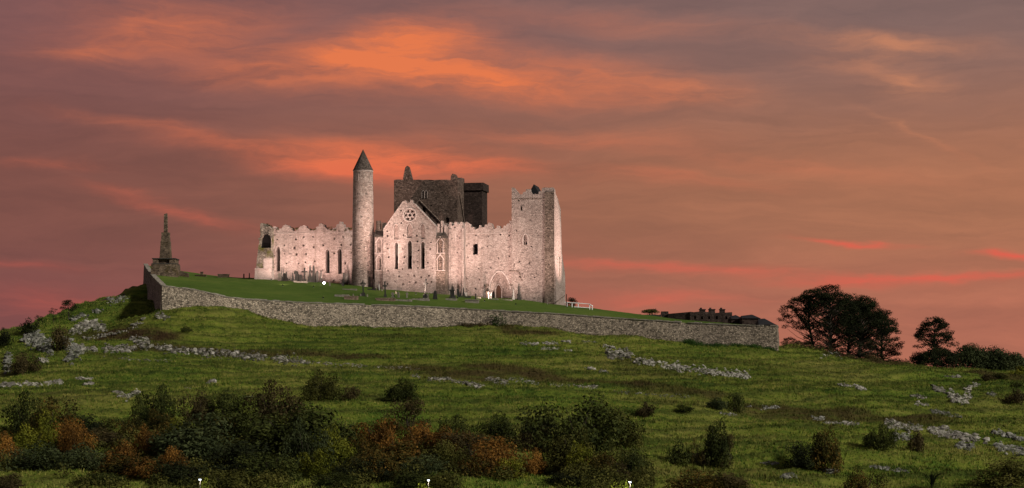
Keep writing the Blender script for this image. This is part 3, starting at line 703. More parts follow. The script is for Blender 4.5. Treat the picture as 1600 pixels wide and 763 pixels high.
k = MB(); lp = lancet(du, dz0-.6, dz1+.16, 7.6/7.65+.32, 9); k.tube([(u, bN+.62, v) for u, v in lp[1:]]+[(lp[0][0], bN+.62, lp[0][1])], [.13]*(len(lp)), 6); k.build('door_frame', MDRES, dr)
k = MB(); u = ca(771.2, bN+.68); k.prism(lancet(u, dz0-.6, cz(771, 455, bN+.7)[1], .5, 7), bN+.60, bN+.72); k.build('painted_doorway_shade', MINT, nv)  # near-black panel paints the shade of the unlit doorway
k = MB()
for p0, p1, r in ((727, 800, 366),): k.box(ca(p0, bN), ca(p1, bN), bN-.08, bN+.1, cz(p0, r, bN)[1], cz(p0, r, bN)[1]+.14)
k.build('string_course', MDRES, nv)
MB().box(ca(724, bN), ca(800, bN), 17, 18.3, 15, cz(760, 362, bN)[1]-.5).build('south_nave_wall', MDARK, cath)
# --- west (residential) tower
bT = 6.1
top = [(866, 296), (864, 293), (858, 293.5), (852, 293), (847, 294), (846, 299), (842, 299.5), (841, 304), (836, 303), (832, 304), (829, 300), (828, 295.5), (822, 296), (821, 300), (818, 300), (816, 304), (812, 304), (809, 301), (806, 297), (803, 293.5), (799.5, 293)]
out = [cz(799.5, 475, bT), cz(866, 483, bT)]+rag(cpts(bT, top), .5, .09)
t1 = lancet(*[cz(821.2, 366, bT)[0], cz(821.2, 382.5, bT)[1], cz(821.2, 366.5, bT)[1]], 5.0/7.65)
t2 = cpts(bT, [(813.6, 329.5), (816.2, 329.5), (816.2, 322.5), (813.6, 322.5)])
t3 = cpts(bT, [(803, 417), (804.5, 417), (804.5, 412), (803, 412)]); t4 = cpts(bT, [(826, 413.5), (827.6, 413.5), (827.6, 409.5), (826, 409.5)])
tw = panel(out, [], [(t1, 1.0), (t2, 1.0), (t3, .8), (t4, .8)]+putlogs(out, [t1, t2, t3, t4], 3.0, 3.2, .2, .8, 22), 1.5, at(bT)).build('west_tower', MCAST, cath)
hood(cz(821.2, 366, bT)[0], cz(821, 383, bT)[1], cz(821, 366.3, bT)[1], .80, bT, t=.26, out=.16).build('window_surround', MDRES, tw)
k = MB()
u = ca(821.2, bT); k.box(u-.03, u+.03, bT+.2, bT+.3, cz(821, 382, bT)[1], cz(821, 367, bT)[1]); k.build('mullion', MDRES, tw)
k = MB(); k.box(ca(850.5, bT), ca(863, bT), bT-.30, bT+.0, cz(851, 391, bT)[1], cz(851, 388.6, bT)[1]); k.build('broken_ledge', MDARK, tw)
k = MB(); u = ca(804, bT); k.tube([(u-1.0, bT-.05, cz(804, 423.5, bT)[1]), (u+.7, bT-.05, cz(804, 423.5, bT)[1]), (u+1.1, bT-.05, cz(804, 427, bT)[1]), (u+1.25, bT-.05, cz(804, 433, bT)[1]), (u+1.7, bT-.05, cz(804, 439, bT)[1])], [.12]*5, 5)
k.build('roof_crease', MDARK, tw)
k = MB(); k.box(ca(799, bT)+.02, ca(866, bT), bT-.07, bT+.02, cz(801, 311.5, bT)[1], cz(801, 310.4, bT)[1]); k.build('string_course', MDARK, tw)
k = MB()         # corner strip: darker stone paints the shade at the tower corner
k.box(ca(851, bT), ca(866, bT)+.02, bT-.22, bT+.01, 12, cz(860, 300, bT)[1], .03, 0)
k.build('painted_shade_strip', MDARK, tw)
# west face: real battered, broken wall, leaning outward at its foot
aT = ca(866, bT)
prof = [(477, 884.5, 0), (461, 883.5), (440, 883.3), (423, 882.8), (405, 880), (388, 877.6), (350, 877), (322, 876.2), (316, 873.8), (308, 872), (303, 869), (297, 866.6)]
vs = []; fs = []; N_ = len(prof)
for pr_ in prof:
    row, pxr = pr_[0], pr_[1]
    zz = cz(866, row, bT)[1]; zz -= 1.2 if row > 470 else 0
    batter = max(0, (zz-cz(866, 388, bT)[1])*-.075) if row > 388 else 0
    aa = aT+batter; j = random.uniform(-.08, .08)
    bb = cbs(pxr, aa)
    vs += [(aT-.02, bT-.03, zz), (aT+batter*.6+j*.3, bT-.04, zz), (aa, bb+j, zz), (aT-1.6, bb+j, zz)]
for i in range(N_-1):
    for q in range(4): fs.append((i*4+q, i*4+(q+1) % 4, (i+1)*4+(q+1) % 4, (i+1)*4+q))
fs += [(3, 2, 1, 0), tuple((N_-1)*4+q for q in range(4))]
west = MB().add(vs, fs).build('west_face', MCAST, tw)
k = MB(); k.tube([(aT+1.1, cbs(871, aT+1.1), cz(866, 472, bT)[1]), (aT+1.1, cbs(882, aT+1.1), cz(866, 460, bT)[1])], [.1, .1], 5); k.build('stair_rail', MDARK, west)
k = MB(); k.tube([(aT+.12, cbs(874.5, aT+.12), cz(866, 398, bT)[1]), (aT+.35, cbs(874.5, aT+.35), cz(866, 430, bT)[1])], [.14, .08], 5); k.build('moss_streak', MMOSS, west)
# back and east walls of the tower, slate roof peak
bb_ = cbs(876.5, aT); zt = cz(830, 306, bT)[1]; aTl = ca(799.5, bT)
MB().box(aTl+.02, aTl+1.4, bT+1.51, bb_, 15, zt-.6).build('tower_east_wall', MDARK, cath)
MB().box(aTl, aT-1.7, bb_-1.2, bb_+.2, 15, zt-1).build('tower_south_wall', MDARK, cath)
k = MB(); b5 = bT+3; u0, v0 = cz(823, 308, b5); u1, _ = cz(845, 308, b5); um, vm = cz(834, 288, b5)
k.add([(u0, b5, v0), (u1, b5, v0), (um, b5, vm), (u0, b5+6, v0), (u1, b5+6, v0), (um, b5+6, vm)], [(0, 1, 2), (3, 5, 4), (0, 2, 5, 3), (1, 4, 5, 2)]); k.build('slate_gable', MSLATE, tw)
# --- central tower
bX = 15.0
top = [(714.6, 282), (713, 276), (711, 272.5), (707, 271.5), (704.5, 275), (704, 281.5), (690, 281), (672, 281), (650, 281), (643.5, 281), (641, 272), (638, 260.5), (636, 259), (633, 262), (630.5, 274), (629.5, 281), (622, 280.5), (615.5, 281.5)]
out = [cz(615.5, 400, bX), cz(714.6, 400, bX)]+rag(cpts(bX, top), .7, .06)
wv = []
for px in (661.2, 665.8):
    a, z1 = cz(px, 298, bX); _, z0 = cz(px, 311.5, bX); wv.append(lancet(a, z0, z1, 3.1/7.35))
w5 = cpts(bX, [(696.5, 348), (702, 348), (702, 342), (700.5, 339.8), (698, 339.8), (696.5, 342)]); w6 = cpts(bX, [(660, 333), (665, 333), (665, 324), (660, 324)])
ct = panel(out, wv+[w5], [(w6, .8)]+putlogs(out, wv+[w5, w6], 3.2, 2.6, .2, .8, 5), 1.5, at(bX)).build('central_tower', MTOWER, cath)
for px in (661.2, 665.8):
    a, z1 = cz(px, 298, bX); hood(a, z1-1.6, z1, 3.1/7.35+.04, bX, t=.1, out=.06).build('window_surround', MDRES, ct)
k = MB()
for (q0, q1) in (((655, 313), (693, 352)), ((655, 313), (640, 330))):
    (u0, v0), (u1, v1) = cz(*q0, bX), cz(*q1, bX); k.tube([(u0, bX-.1, v0), (u1, bX-.1, v1)], [.16, .16], 5)
k.build('roof_crease', MDARK, ct)
aX = ca(714.6, bX); zX = cz(714.6, 281, bX)[1]; bXe = cbs(730, aX)
sp = [(bX, 20), (bXe, 20), (bXe, zX-.4)]+rag([(bXe, zX-.4), (bX+(bXe-bX)*.72, zX-.1), (bX+(bXe-bX)*.7, zX+.9), (bX+(bXe-bX)*.45, zX+.9), (bX+(bXe-bX)*.4, zX+.1), (bX+.01, zX+.1)], .7, .07)
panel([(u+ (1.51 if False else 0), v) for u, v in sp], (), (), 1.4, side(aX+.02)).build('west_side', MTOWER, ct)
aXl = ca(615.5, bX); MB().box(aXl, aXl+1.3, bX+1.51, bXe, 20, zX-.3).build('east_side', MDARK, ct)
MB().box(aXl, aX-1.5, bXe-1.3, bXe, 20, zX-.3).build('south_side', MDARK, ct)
k = MB(); aa = aX+.03; k.tube([(aa+.12, cbs(717, aa), cz(716, 300, bX)[1]), (aa+.12, cbs(726, aa), cz(716, 352, bX)[1])], [.15, .15], 5); k.build('roof_crease', MDARK, ct)
bS = bXe-3.6   # stair turret on the far west corner
u0, u1 = aX+.02, ca(753.5, bS); zs = cz(740, 286, bS)[1]
k = MB(); k.box(u0, u1, bS, bS+5.5, 20, zs-1.6); k.box(u0+.0, u1+.3, bS-.3, bS+5.8, zs-1.598, zs, 0, 0); k.build('stair_turret', MVIC, ct)

# ------------------------------------------------------------------ round tower
RT = cloc(ca(567.3, 3.0), 3.0, 0); zb = (HY-452)/F*RT.y; D_ = RT.y
zt = (HY-268.5)/F*D_; za = (HY-233.5)/F*D_
rt = thing('round_tower', (RT.x, RT.y, zb), 'tall slender round stone tower with conical cap beside the cathedral transept', 'tower')
H_ = zt-zb; k = MB(); nn = 40; prof = [(18.6/7.64, -1.5), (18.5/7.64, 0), (18.2/7.64, .6)]+[((18.1-2.6*t)/7.64, .6+(H_-.6)*t) for t in np.linspace(.05, 1, 24)]
k.lathe(prof, nn, jit=.008); k.build('shaft', MROUND, rt, smooth=False)
k = MB(); k.lathe([(15.9/7.64, H_-.05), (15.9/7.64, H_+.22)], nn); k.build('cornice', MDRES, rt)
k = MB(); hc = za-zt; k.lathe([(16.1/7.64*(1-t)**1.0+.02, H_+.2+(hc-.2)*t) for t in np.linspace(0, 1, 12)], nn, jit=.02); k.build('conical_cap', MROOFC, rt)
def rtwin(px, row, wd, h, frame=True):
    r = (18.1-2.6*((HY-row)/F*D_-zb)/H_)/7.64; X = (px-CX)/F*D_-RT.x; X = max(-r*.9, min(r*.9, X)); yy = -math.sqrt(r*r-X*X); ang = math.atan2(yy, X)
    z0 = (HY-row)/F*D_-zb-h/2; k = MB(); rad = Vector((math.cos(ang), math.sin(ang))); tg = Vector((-rad.y, rad.x))
    def fn(u, v, d): q = rad*(r+.04-d)+tg*u; return (q.x, q.y, v)
    mbx = panel([(-wd/2-.16, z0-.16), (wd/2+.16, z0-.16), (wd/2+.16, z0+h+.16), (-wd/2-.16, z0+h+.16)], (), [([(-wd/2, z0), (wd/2, z0), (wd/2, z0+h), (-wd/2, z0+h)], .1)], .5, fn)
    fr = mbx.build('window_frame', MDRES, rt)
    k.prism([(-wd/2+.01, z0+.01), (wd/2-.01, z0+.01), (wd/2-.01, z0+h-.01), (-wd/2+.01, z0+h-.01)], .06, .11, fn); k.build('painted_opening_shade', MINT, fr)  # near-black sheet painting the shade inside the window
rtwin(559, 278.5, .38, 1.2); rtwin(580.5, 280, .38, 1.1); rtwin(565.5, 350.5, .36, .9); rtwin(556, 381, .3, .5)

# ------------------------------------------------------------------ gravestones and small things on the lawn
def gm(kind, h, w, m, mb=None):
    mb = mb or MB(); t = .16
    if kind == 'slab': mb.prism([(-w/2, -.3), (w/2, -.3), (w/2, h*.82), (w*.3, h*.96), (0, h), (-w*.3, h*.96), (-w/2, h*.82)], -t/2, t/2)
    elif kind == 'cross':
        s = .14; mb.box(-s, s, -s, s, -.3, h); mb.box(-w/2, -s+.0, -s*.9, s*.9, h*.66, h*.66+.3); mb.box(s, w/2, -s*.9, s*.9, h*.66, h*.66+.3); mb.box(-w*.38, w*.38, -.3, .3, -.3, h*.16, .06, .06)
    elif kind == 'wheel':
        mb.box(-.13, .13, -.1, .1, h*.1, h, .02, 0); mb.box(-w*.5, -.13, -.09, .09, h*.72, h*.72+.24); mb.box(.13, w*.5, -.09, .09, h*.72, h*.72+.24)
        r = w*.36; zc = h*.72+.12; q = [(r*math.cos(a), 0, zc+r*math.sin(a)) for a in np.linspace(0, 2*math.pi, 17)]; mb.tube(q, [.07]*17, 5); mb.box(-w*.42, w*.42, -.3, .3, -.3, h*.2, .08, .06)
    elif kind == 'disc':
        mb.box(-w*.27, w*.27, -.1, .1, -.3, h-w*.45, .02, 0); r = w/2; mb.prism([(r*math.cos(a), h-r+r*math.sin(a)) for a in np.linspace(0, 2*math.pi, 17)[:-1]], -.11, .11); mb.box(-w*.5, w*.5, -.25, .25, -.3, h*.14, .05, .04)
    elif kind == 'obelisk':
        mb.box(-w/2, w/2, -w/2, w/2, -.3, h*.14, .03, .03); mb.box(-w*.38, w*.38, -w*.38, w*.38, h*.14, h*.32, .03, .03); mb.box(-w*.24, w*.24, -w*.24, w*.24, h*.32, h*.93, w*.12, w*.12); mb.box(-w*.12, w*.12, -w*.12, w*.12, h*.93, h, w*.11, w*.11)
    elif kind == 'pedestal':
        mb.box(-w*.6, w*.6, -w*.6, w*.6, -.3, h*.10); mb.box(-w*.4, w*.4, -w*.4, w*.4, h*.10, h*.50); mb.box(-w*.55, w*.55, -w*.55, w*.55, h*.50, h*.56, .03, .03); mb.box(-w*.3, w*.3, -w*.3, w*.3, h*.56, h*.66, w*.14, w*.14); mb.box(-w*.15, w*.15, -w*.15, w*.15, h*.66, h, w*.10, w*.10)
    elif kind == 'stub': mb.box(-w/2, w/2, -.12, .12, -.3, h, .03, .03)
    elif kind == 'statue':
        mb.lathe([(w*.5, -.3), (w*.5, h*.18), (w*.32, h*.2), (w*.36, h*.45), (w*.42, h*.68), (w*.30, h*.80), (w*.14, h*.84), (w*.20, h*.92), (w*.12, h)], 10)
    return mb
# (column, base row, top row, width m, kind, material, label, part-material for a separate base)
GR = [
 (437, 439, 427, .7, 'slab', MGLITE, 'rough pale headstone, leftmost of those before the left wing of the cathedral'),
 (439.3, 439, 417.5, .4, 'obelisk', MGRAVE, 'thin dark pillar stone just right of the leftmost pale headstone'),
 (442.5, 439, 419, .7, 'obelisk', MGRAVE, 'dark pointed obelisk in the first grave cluster from the left'),
 (444.8, 439.3, 427, .8, 'slab', MGRAVE, 'low grey headstone between two dark obelisks in the leftmost cluster'),
 (447.6, 439.4, 424, .8, 'obelisk', MGRAVE, 'dark obelisk at the right end of the leftmost grave cluster'),
 (457.8, 440, 426, .7, 'obelisk', MGRAVE, 'lone short dark obelisk left of the round topped cross'),
 (462.6, 440.2, 423, .9, 'disc', MGRAVE, 'dark grave marker with a round disc head left of the large cross'),
 (466.1, 440.2, 428, .5, 'slab', MGRAVE, 'narrow dark stone right of the disc headed marker'),
 (469.6, 440.4, 429, .7, 'slab', MGRAVE, 'rounded dark headstone left of the large latin cross'),
 (475.6, 440.6, 419, 1.15, 'cross', MGRAVE, 'large dark latin cross silhouetted against the left wing'),
 (479.3, 440.6, 425, .4, 'slab', MGLITE, 'tall narrow greyish stone right beside the large latin cross'),
 (484.2, 441, 414.5, 1.0, 'obelisk', MGRAVE, 'tallest dark obelisk left of its twin before the left wing'),
 (489.7, 441, 414.5, 1.0, 'obelisk', MGRAVE, 'tall dark obelisk, right one of the tall pair'),
 (493.2, 441.2, 424, .55, 'slab', MGRAVE, 'leaning dark headstone right of the tall obelisk pair'),
 (495.6, 441.5, 423, .5, 'slab', MGRAVE, 'bluish grey upright stone left of the glowing floodlight'),
 (501.6, 441.6, 422, .6, 'obelisk', MGRAVE, 'thin dark spire stone nearest left of the glowing floodlight'),
 (515.4, 447, 441, .3, 'stub', MGLITE, 'short pale stump on the grass right of the floodlight'),
 (516.3, 442, 428, .3, 'stub', MGRAVE, 'thin dark post below the middle lancet window of the left wing'),
 (526.7, 441.5, 423, .5, 'statue', MWHITE, 'bright white statue standing below the right lancet of the left wing'),
 (536, 447, 425, .5, 'obelisk', MGRAVE, 'tall dark marker with pale foot left of the round tower'),
 (538.5, 444.5, 426, .5, 'slab', MGRAVE, 'dark upright slab between pale footed marker and round tower'),
 (542, 445, 427, .45, 'slab', MGRAVE, 'narrow dark slab closest to the left edge of the round tower'),
 (567.6, 463, 438, 1.1, 'wheel', MGRAVE, 'weathered brown high cross in front of the round tower'),
 (574, 464, 460, .25, 'stub', MGLITE, 'little pale marker just right of the brown high cross'),
 (563.3, 463, 459.8, .25, 'stub', MGLITE, 'little pale marker just left of the brown high cross'),
 (552, 462.6, 459.5, .22, 'stub', MGLITE, 'little pale marker on the low rubble kerb'),
 (584.2, 452, 436.5, .75, 'disc', MVIC, 'black round headed stone at the foot of the left turret'),
 (590.6, 454, 439.5, .4, 'obelisk', MVIC, 'thin black obelisk beside the bright white stone'),
 (592.5, 453.5, 444, .3, 'slab', MWHITE, 'bright white leaning stone right of the round tower'),
 (596.8, 455, 452, .3, 'stub', MGLITE, 'tiny pale stone right of the bright white leaning stone'),
 (602, 464.5, 440, .85, 'cross', MGRAVE, 'blue grey slender cross in front of the gable left edge'),
 (613.5, 464.8, 457, .6, 'disc', MGLITE, 'small pale round headed stone below the left lancet of the gable'),
 (618.7, 460, 456, .22, 'stub', MGLITE, 'tiny pale stub behind the stones below the left lancet'),
 (622.8, 465.5, 456, .4, 'slab', MGLITE, 'pale pinkish upright slab below the left lancet of the gable'),
 (635.7, 465.5, 458, .5, 'wheel', MGLITE, 'small pale cross below the middle lancet of the gable'),
 (664.3, 466.5, 436, 1.0, 'wheel', MGRAVE, 'tall dark wheel headed high cross right of the gable lancets'),
 (668.8, 466.5, 459, .45, 'disc', MGLITE, 'small pale stone tucked right of the tall wheel headed cross'),
 (678.2, 468, 454, .5, 'slab', MGRAVE, 'left one of two leaning grey stones before the dark turret'),
 (681.5, 468, 454, .5, 'slab', MGRAVE, 'right one of two leaning grey stones before the dark turret'),
 (707.2, 466, 443, 1.0, 'pedestal', MGRAVE, 'dark pedestal monument with urn spike before the bright wall'),
 (716.4, 463, 451, .45, 'slab', MGRAVE, 'dark leaning slab right of the pedestal monument'),
 (719.5, 463, 448, .45, 'obelisk', MGRAVE, 'thin dark obelisk right of the leaning slab'),
 (724.6, 463, 449, .6, 'obelisk', MGRAVE, 'dark obelisk with pale tip below the nave window'),
 (726.5, 463, 457, .25, 'slab', MWHITE, 'left one of two small white stones below the nave'),
 (729, 463, 457.3, .25, 'slab', MWHITE, 'right one of two small white stones below the nave'),
 (734.8, 463.5, 455, .2, 'stub', MGLITE, 'thin pale post between the small white stones and the box tomb'),
 (743, 469, 459, .3, 'wheel', MGRAVE, 'small dark cross rising behind the pale box tomb'),
 (757.3, 466, 447, .5, 'obelisk', MGRAVE, 'dark tall obelisk left of the great arch'),
 (760.3, 465.5, 455, .4, 'slab', MGBROWN, 'dark reddish slab between obelisk and white pair'),
 (763.7, 467.5, 456, .22, 'slab', MWHITE, 'left one of the bright white pair of stones before the arch'),
 (767.1, 467.5, 456.5, .24, 'statue', MWHITE, 'right one of the bright white pair of stones before the arch'),
 (783.3, 465, 461, .25, 'stub', MWHITE, 'tiny white marker in front of the arched door'),
 (802.6, 468.5, 452, .5, 'obelisk', MWHITE, 'pale slender obelisk right of the great arch'),
 (811, 469, 446, .75, 'obelisk', MGRAVE, 'dark obelisk with wide foot before the west tower'),
 (855.5, 476, 468.5, .2, 'stub', MGLITE, 'short pale post near the right corner of the west tower'),
 (367.5, 433.5, 414, 1.35, 'pedestal', MMONU, 'dark pyramidal grave monument alone on the skyline left of the cathedral'),
 (381, 434.5, 428, .3, 'stub', MMONU, 'short dark post on the skyline right of the pyramidal monument'),
 (389.5, 435, 427, .25, 'stub', MMONU, 'thin taller dark post on the skyline nearest the cathedral end'),
]
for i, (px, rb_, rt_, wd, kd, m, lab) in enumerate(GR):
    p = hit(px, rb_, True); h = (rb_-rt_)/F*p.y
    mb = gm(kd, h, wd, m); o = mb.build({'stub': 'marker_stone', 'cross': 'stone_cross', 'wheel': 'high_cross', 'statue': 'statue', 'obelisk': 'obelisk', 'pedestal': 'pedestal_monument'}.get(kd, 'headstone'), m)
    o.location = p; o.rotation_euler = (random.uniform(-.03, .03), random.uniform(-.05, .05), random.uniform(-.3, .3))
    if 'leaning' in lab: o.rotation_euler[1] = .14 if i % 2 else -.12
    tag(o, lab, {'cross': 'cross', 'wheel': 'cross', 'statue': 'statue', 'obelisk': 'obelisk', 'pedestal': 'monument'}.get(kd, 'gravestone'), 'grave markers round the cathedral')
# low tombs and kerbs: col0, col1, base row, height m, depth m
TB = [(459, 481, 442, .35, 1.0, MGLITE, 'grave_kerb', 'pale grave kerb slab below the large latin cross'), (510, 531, 442.5, .3, .5, MGBROWN, 'grave_kerb', 'low orange lit kerb running right from the floodlight'),
      (528.6, 534.5, 441.5, 1.2, .8, MGBROWN, 'box_tomb', 'upright brownish box tomb below the right lancet of the left wing'), (535, 558, 453.2, .22, .6, MGLITE, 'grave_kerb', 'low rubble kerb on the grass below the round tower'),
      (523, 546, 463.6, .35, 1.1, MGLITE, 'grave_kerb', 'pale pinkish grave kerb left of the brown box tomb'), (537.5, 560, 468, .6, 1.6, MGBROWN, 'box_tomb', 'brownish box tomb half sunk below the pale kerb'),
      (574, 588, 453.5, .25, .6, MGRAVE, 'grave_kerb', 'low dark kerb at the foot of the transept left turret'), (587, 618, 470, .45, 1.6, MGBROWN, 'box_tomb', 'long low brown tomb left of the pale grave slab'),
      (618, 644, 470.6, .3, 1.3, MGLITE, 'grave_slab', 'long pale grave slab below the middle gable lancet'), (643.5, 671, 469.4, .35, 1.3, MGLITE, 'grave_kerb', 'pale kerb at the foot of the tall wheel headed cross'),
      (696.5, 714, 469.4, .3, 1.2, MGLITE, 'grave_slab', 'pale slab in front of the dark pedestal monument'), (714.5, 736, 465, .2, .8, MGRAVE, 'grave_kerb', 'low grey kerb under the stones right of the pedestal monument'),
      (726.5, 749, 473.3, .55, 1.3, MGLITE, 'box_tomb', 'pale box tomb nearest the wall below the nave window'), (768, 779, 468.6, .2, .8, MGLITE, 'grave_slab', 'small pale slab just right of the bright white pair'),
      (744, 752, 466.5, .2, .8, MGLITE, 'grave_slab', 'small yellowish slab behind the pale box tomb'),
      (783, 801, 469.2, .12, 1.0, MGLITE, 'grave_slab', 'yellowish lit slab in front of the great arch'), (340, 358.5, 434, .75, .8, MMONU, 'box_tomb', 'dark table tomb on the skyline left of the pyramidal monument'),
      (305, 323, 432, .3, 1.2, MMONU, 'box_tomb', 'low dark slab mound on the skyline between monument and table tomb'), (312.5, 318, 430.5, .8, .5, MMONU, 'box_tomb', 'small dark block standing on the skyline slab mound')]
for (p0, p1, rb_, h, dp, m, nm, lab) in TB:
    p = hit((p0+p1)/2, rb_, True); wd = (p1-p0)/F*p.y; mb = MB(); n = max(3, int(wd/.6))
    if nm == 'box_tomb':
        mb.box(-wd/2+.1, wd/2-.1, -dp/2+.1, dp/2-.1, -.5, h-.14); mb.box(-wd/2, wd/2, -dp/2, dp/2, h-.14, h, .03, .03)
    else:
        for i in range(n):
            x0 = -wd/2+wd*i/n; hh = h*random.uniform(.8, 1.15); mb.box(x0+.02, x0+wd/n-.02, -dp/2+random.uniform(-.05, .05), -dp/2+.28, -.5, hh, .02, .02)
        mb.box(-wd/2+.03, wd/2-.03, -dp/2+.285, dp/2, -.5, h*.7)
    o = mb.build(nm, m); o.location = p; tag(o, lab, 'tomb', 'tombs and kerbs round the cathedral')
    o.rotation_euler[2] = -.08

# ------------------------------------------------------------------ floodlights: one glowing lamp, the rest unseen and added to light the walls
def flood(px, D, lab, aim, energy, spot=70, col=(1, .73, .63), blend=.8, z=None, vis=.6, b=None):
    if b is not None: q = cloc(ca(px, b), b, 0); X, Y = q.x, q.y
    else: X, Y = (px-CX)/F*D, D
    g = gz(X, Y, True); t = thing('floodlight', (X, Y, g), lab, 'floodlight', 'floodlights aimed at the cathedral')
    s = vis; MB().box(-.22*s, .22*s, -.12, .12, .16, .16+.30*s).build('housing', MINT, t)
    MB().box(-.04, .04, -.04, .04, -.3, .16).build('stand', MMET, t)
    MB().prism([(.21*s*math.cos(q), .16+.15*s+.21*s*math.sin(q)) for q in np.linspace(0, 2*math.pi, 17)[:-1]], -.16, -.121).build('lens', MFLOOD if vis > 1 else MINT, t)
    L = bpy.data.lights.new('flood_lamp', 'SPOT'); L.energy = energy*.245; L.spot_size = math.radians(spot); L.spot_blend = blend; L.color = col; L.shadow_soft_size = .25
    lo = bpy.data.objects.new('flood_lamp', L); C.objects.link(lo); lo.parent = t; lo.location = (0, 0, .75)
    d = Vector(aim)-Vector((X, Y, g+.75)); lo.rotation_euler = d.to_track_quat('-Z', 'Y').to_euler()
    return t
def aimp(px, row, b): a, z = cz(px, row, b); return cloc(a, b, z)
PINK = (1.0, .80, .70)
flood(506.4, 400, 'glowing white floodlight on the lawn in front of the left wing', aimp(503, 372, bC), 9000, 100, vis=1.02, b=-2.0)
flood(442, 380, 'added small floodlight on the lawn below the leftmost grave cluster', aimp(446, 390, bC), 42000, 58, b=-15)
flood(490, 380, 'added small floodlight on the lawn below the middle of the left wing', aimp(492, 390, bC), 36000, 56, b=-13)
for px_, l_ in ((424, 'tiny added floodlight hidden behind the leftmost grave cluster by the ruined end pier'), (452, 'tiny added floodlight hidden between the leftmost cluster and the disc headed marker'), (479, 'tiny added floodlight hidden behind the large latin cross'), (506, 'tiny added floodlight hidden behind the glowing floodlight'), (533, 'tiny added floodlight hidden behind the box tomb left of the round tower')):
    flood(px_, 400, l_, aimp(px_, 366, bC), 9500, 125, b=1.6, vis=.6)
flood(616, 380, 'added small floodlight on the lawn below the left part of the gable', aimp(622, 382, bG), 66000, 58, b=-21)
flood(655, 380, 'added small floodlight on the lawn below the right part of the gable', aimp(655, 378, bG), 60000, 58, b=-21)
flood(715, 380, 'added small floodlight at the foot of the bright wall between transept and nave', aimp(704, 392, bA), 95000, 44, b=-13)
flood(757, 380, 'added small floodlight on the lawn below the nave window', aimp(757, 398, bN), 76000, 60, b=-13)
flood(806, 380, 'added small floodlight on the lawn below the west tower', aimp(816, 385, bT), 120000, 58, b=-16)
flood(1000, 406, 'added small floodlight on the lawn far right of the white railing', aimp(876, 384, 9), 270000, 42)
flood(650, 380, 'added small floodlight on the lawn between gable and round tower', aimp(569, 352, 3), 82000, 46, b=-11)
flood(505, 380, 'added small floodlight on the lawn aimed over the transept at the central tower', aimp(648, 308, bX), 230000, 24, b=-32)

# ------------------------------------------------------------------ high monument stump on the left
p0 = hit(259, 431, True); D = p0.y; s = D/F
mon = thing('stone_monument', (p0.x, p0.y, p0.z), 'dark stepped stone monument with slender broken shaft at the left end of the lawn', 'monument')
def mz(row): return (431-row)*s
MB().box(-20*s, 20*s, -2.6, 2.6, -1.5, mz(414.5), .08, .08).build('plinth', MMONU, mon)
k = MB()
for sx in (-1, 1): k.box(sx*13*s-4.5*s, sx*13*s+4.5*s, -2.2, 2.2, mz(414.4), mz(405), .05, .05)
k.box(-8.3*s, 8.3*s, -1.6, 1.6, mz(414.4), mz(406)); k.build('stepped_base', MMONU, mon)
k = MB(); k.box(-19*s, 19*s, -2.35, 2.35, mz(414.3), mz(413)); k.box(-18.5*s, 18.5*s, -2.3, 2.3, mz(406.2), mz(404.8)); k.build('ledge', MGRAVE, mon)
k = MB(); k.box(-8.5*s, 8.5*s, -1.1, 1.1, mz(405.9), mz(380), 1.6*s, .2); k.box(-7.2*s, 7.2*s, -.95, .95, mz(380), mz(378.2)); k.box(-6.4*s, 6.4*s, -.85, .85, mz(378.2), mz(367), .8*s, .1); k.box(-5.9*s, 5.9*s, -.75, .75, mz(367), mz(364))
k.build('pedestal', MMONU, mon)
k = MB(); k.box(-2.8*s, 2.8*s, -.38, .38, mz(364), mz(335.5), .4*s, .04); k.add([(-2.4*s, -.34, mz(335.5)), (2.4*s, -.34, mz(335.5)), (2.4*s, .34, mz(335.5)), (-2.4*s, .34, mz(335.5)), (-1.2*s, 0, mz(334.4)), (2.2*s, 0, mz(333.4))], [(0, 1, 5, 4), (1, 2, 5), (2, 3, 4, 5), (3, 0, 4)])
k.build('shaft', MMONU, mon)
p1 = hit(287, 432.5, True); k = MB()
for i in range(9): x0 = -8*s+i*1.8*s; k.box(x0, x0+1.75*s, -.4, .4, -.6, (9-abs(i-2)*.7)*s*random.uniform(.85, 1.05), .03, .03)
o = k.build('ruined_wall', MMONU); o.location = p1; tag(o, 'short broken dark wall just right of the stepped monument', 'wall')

# ------------------------------------------------------------------ white railing, post by the west tower
p = hit(904, 481.5, True); s = p.y/F
rl = thing('white_railing', p, 'white painted railing just right of the west tower foot', 'railing')
def rx(px): return (px-904)*s
def rzz(px, row): return (HY-row)/F*p.y-p.z
for px, r0, r1 in ((886, 472.2, 482), (894, 473, 482), (903.6, 474, 483), (921.5, 475.5, 484), (925.5, 477, 484)):
    MB().box(rx(px)-.09, rx(px)+.09, -.06, .06, rzz(px, r1)-.3, rzz(px, r0)).build('post', MPAINT, rl)
for pts in ([(882, 472.4), (903.6, 474)], [(903.6, 474), (921.5, 475.5)], [(921.5, 475.5), (926, 479)], [(897, 479.8), (921, 481.3)]):
    MB().tube([(rx(a), -.07, rzz(a, b_)) for a, b_ in pts], [.075, .075], 6).build('rail', MPAINT, rl)
p = hit(885, 480, True); MBk = MB().box(-.09, .09, -.09, .09, -.3, 20*p.y/F).build('timber_post', MTIM); MBk.location = p; tag(MBk, 'dark upright post touching the foot of the west tower', 'post')

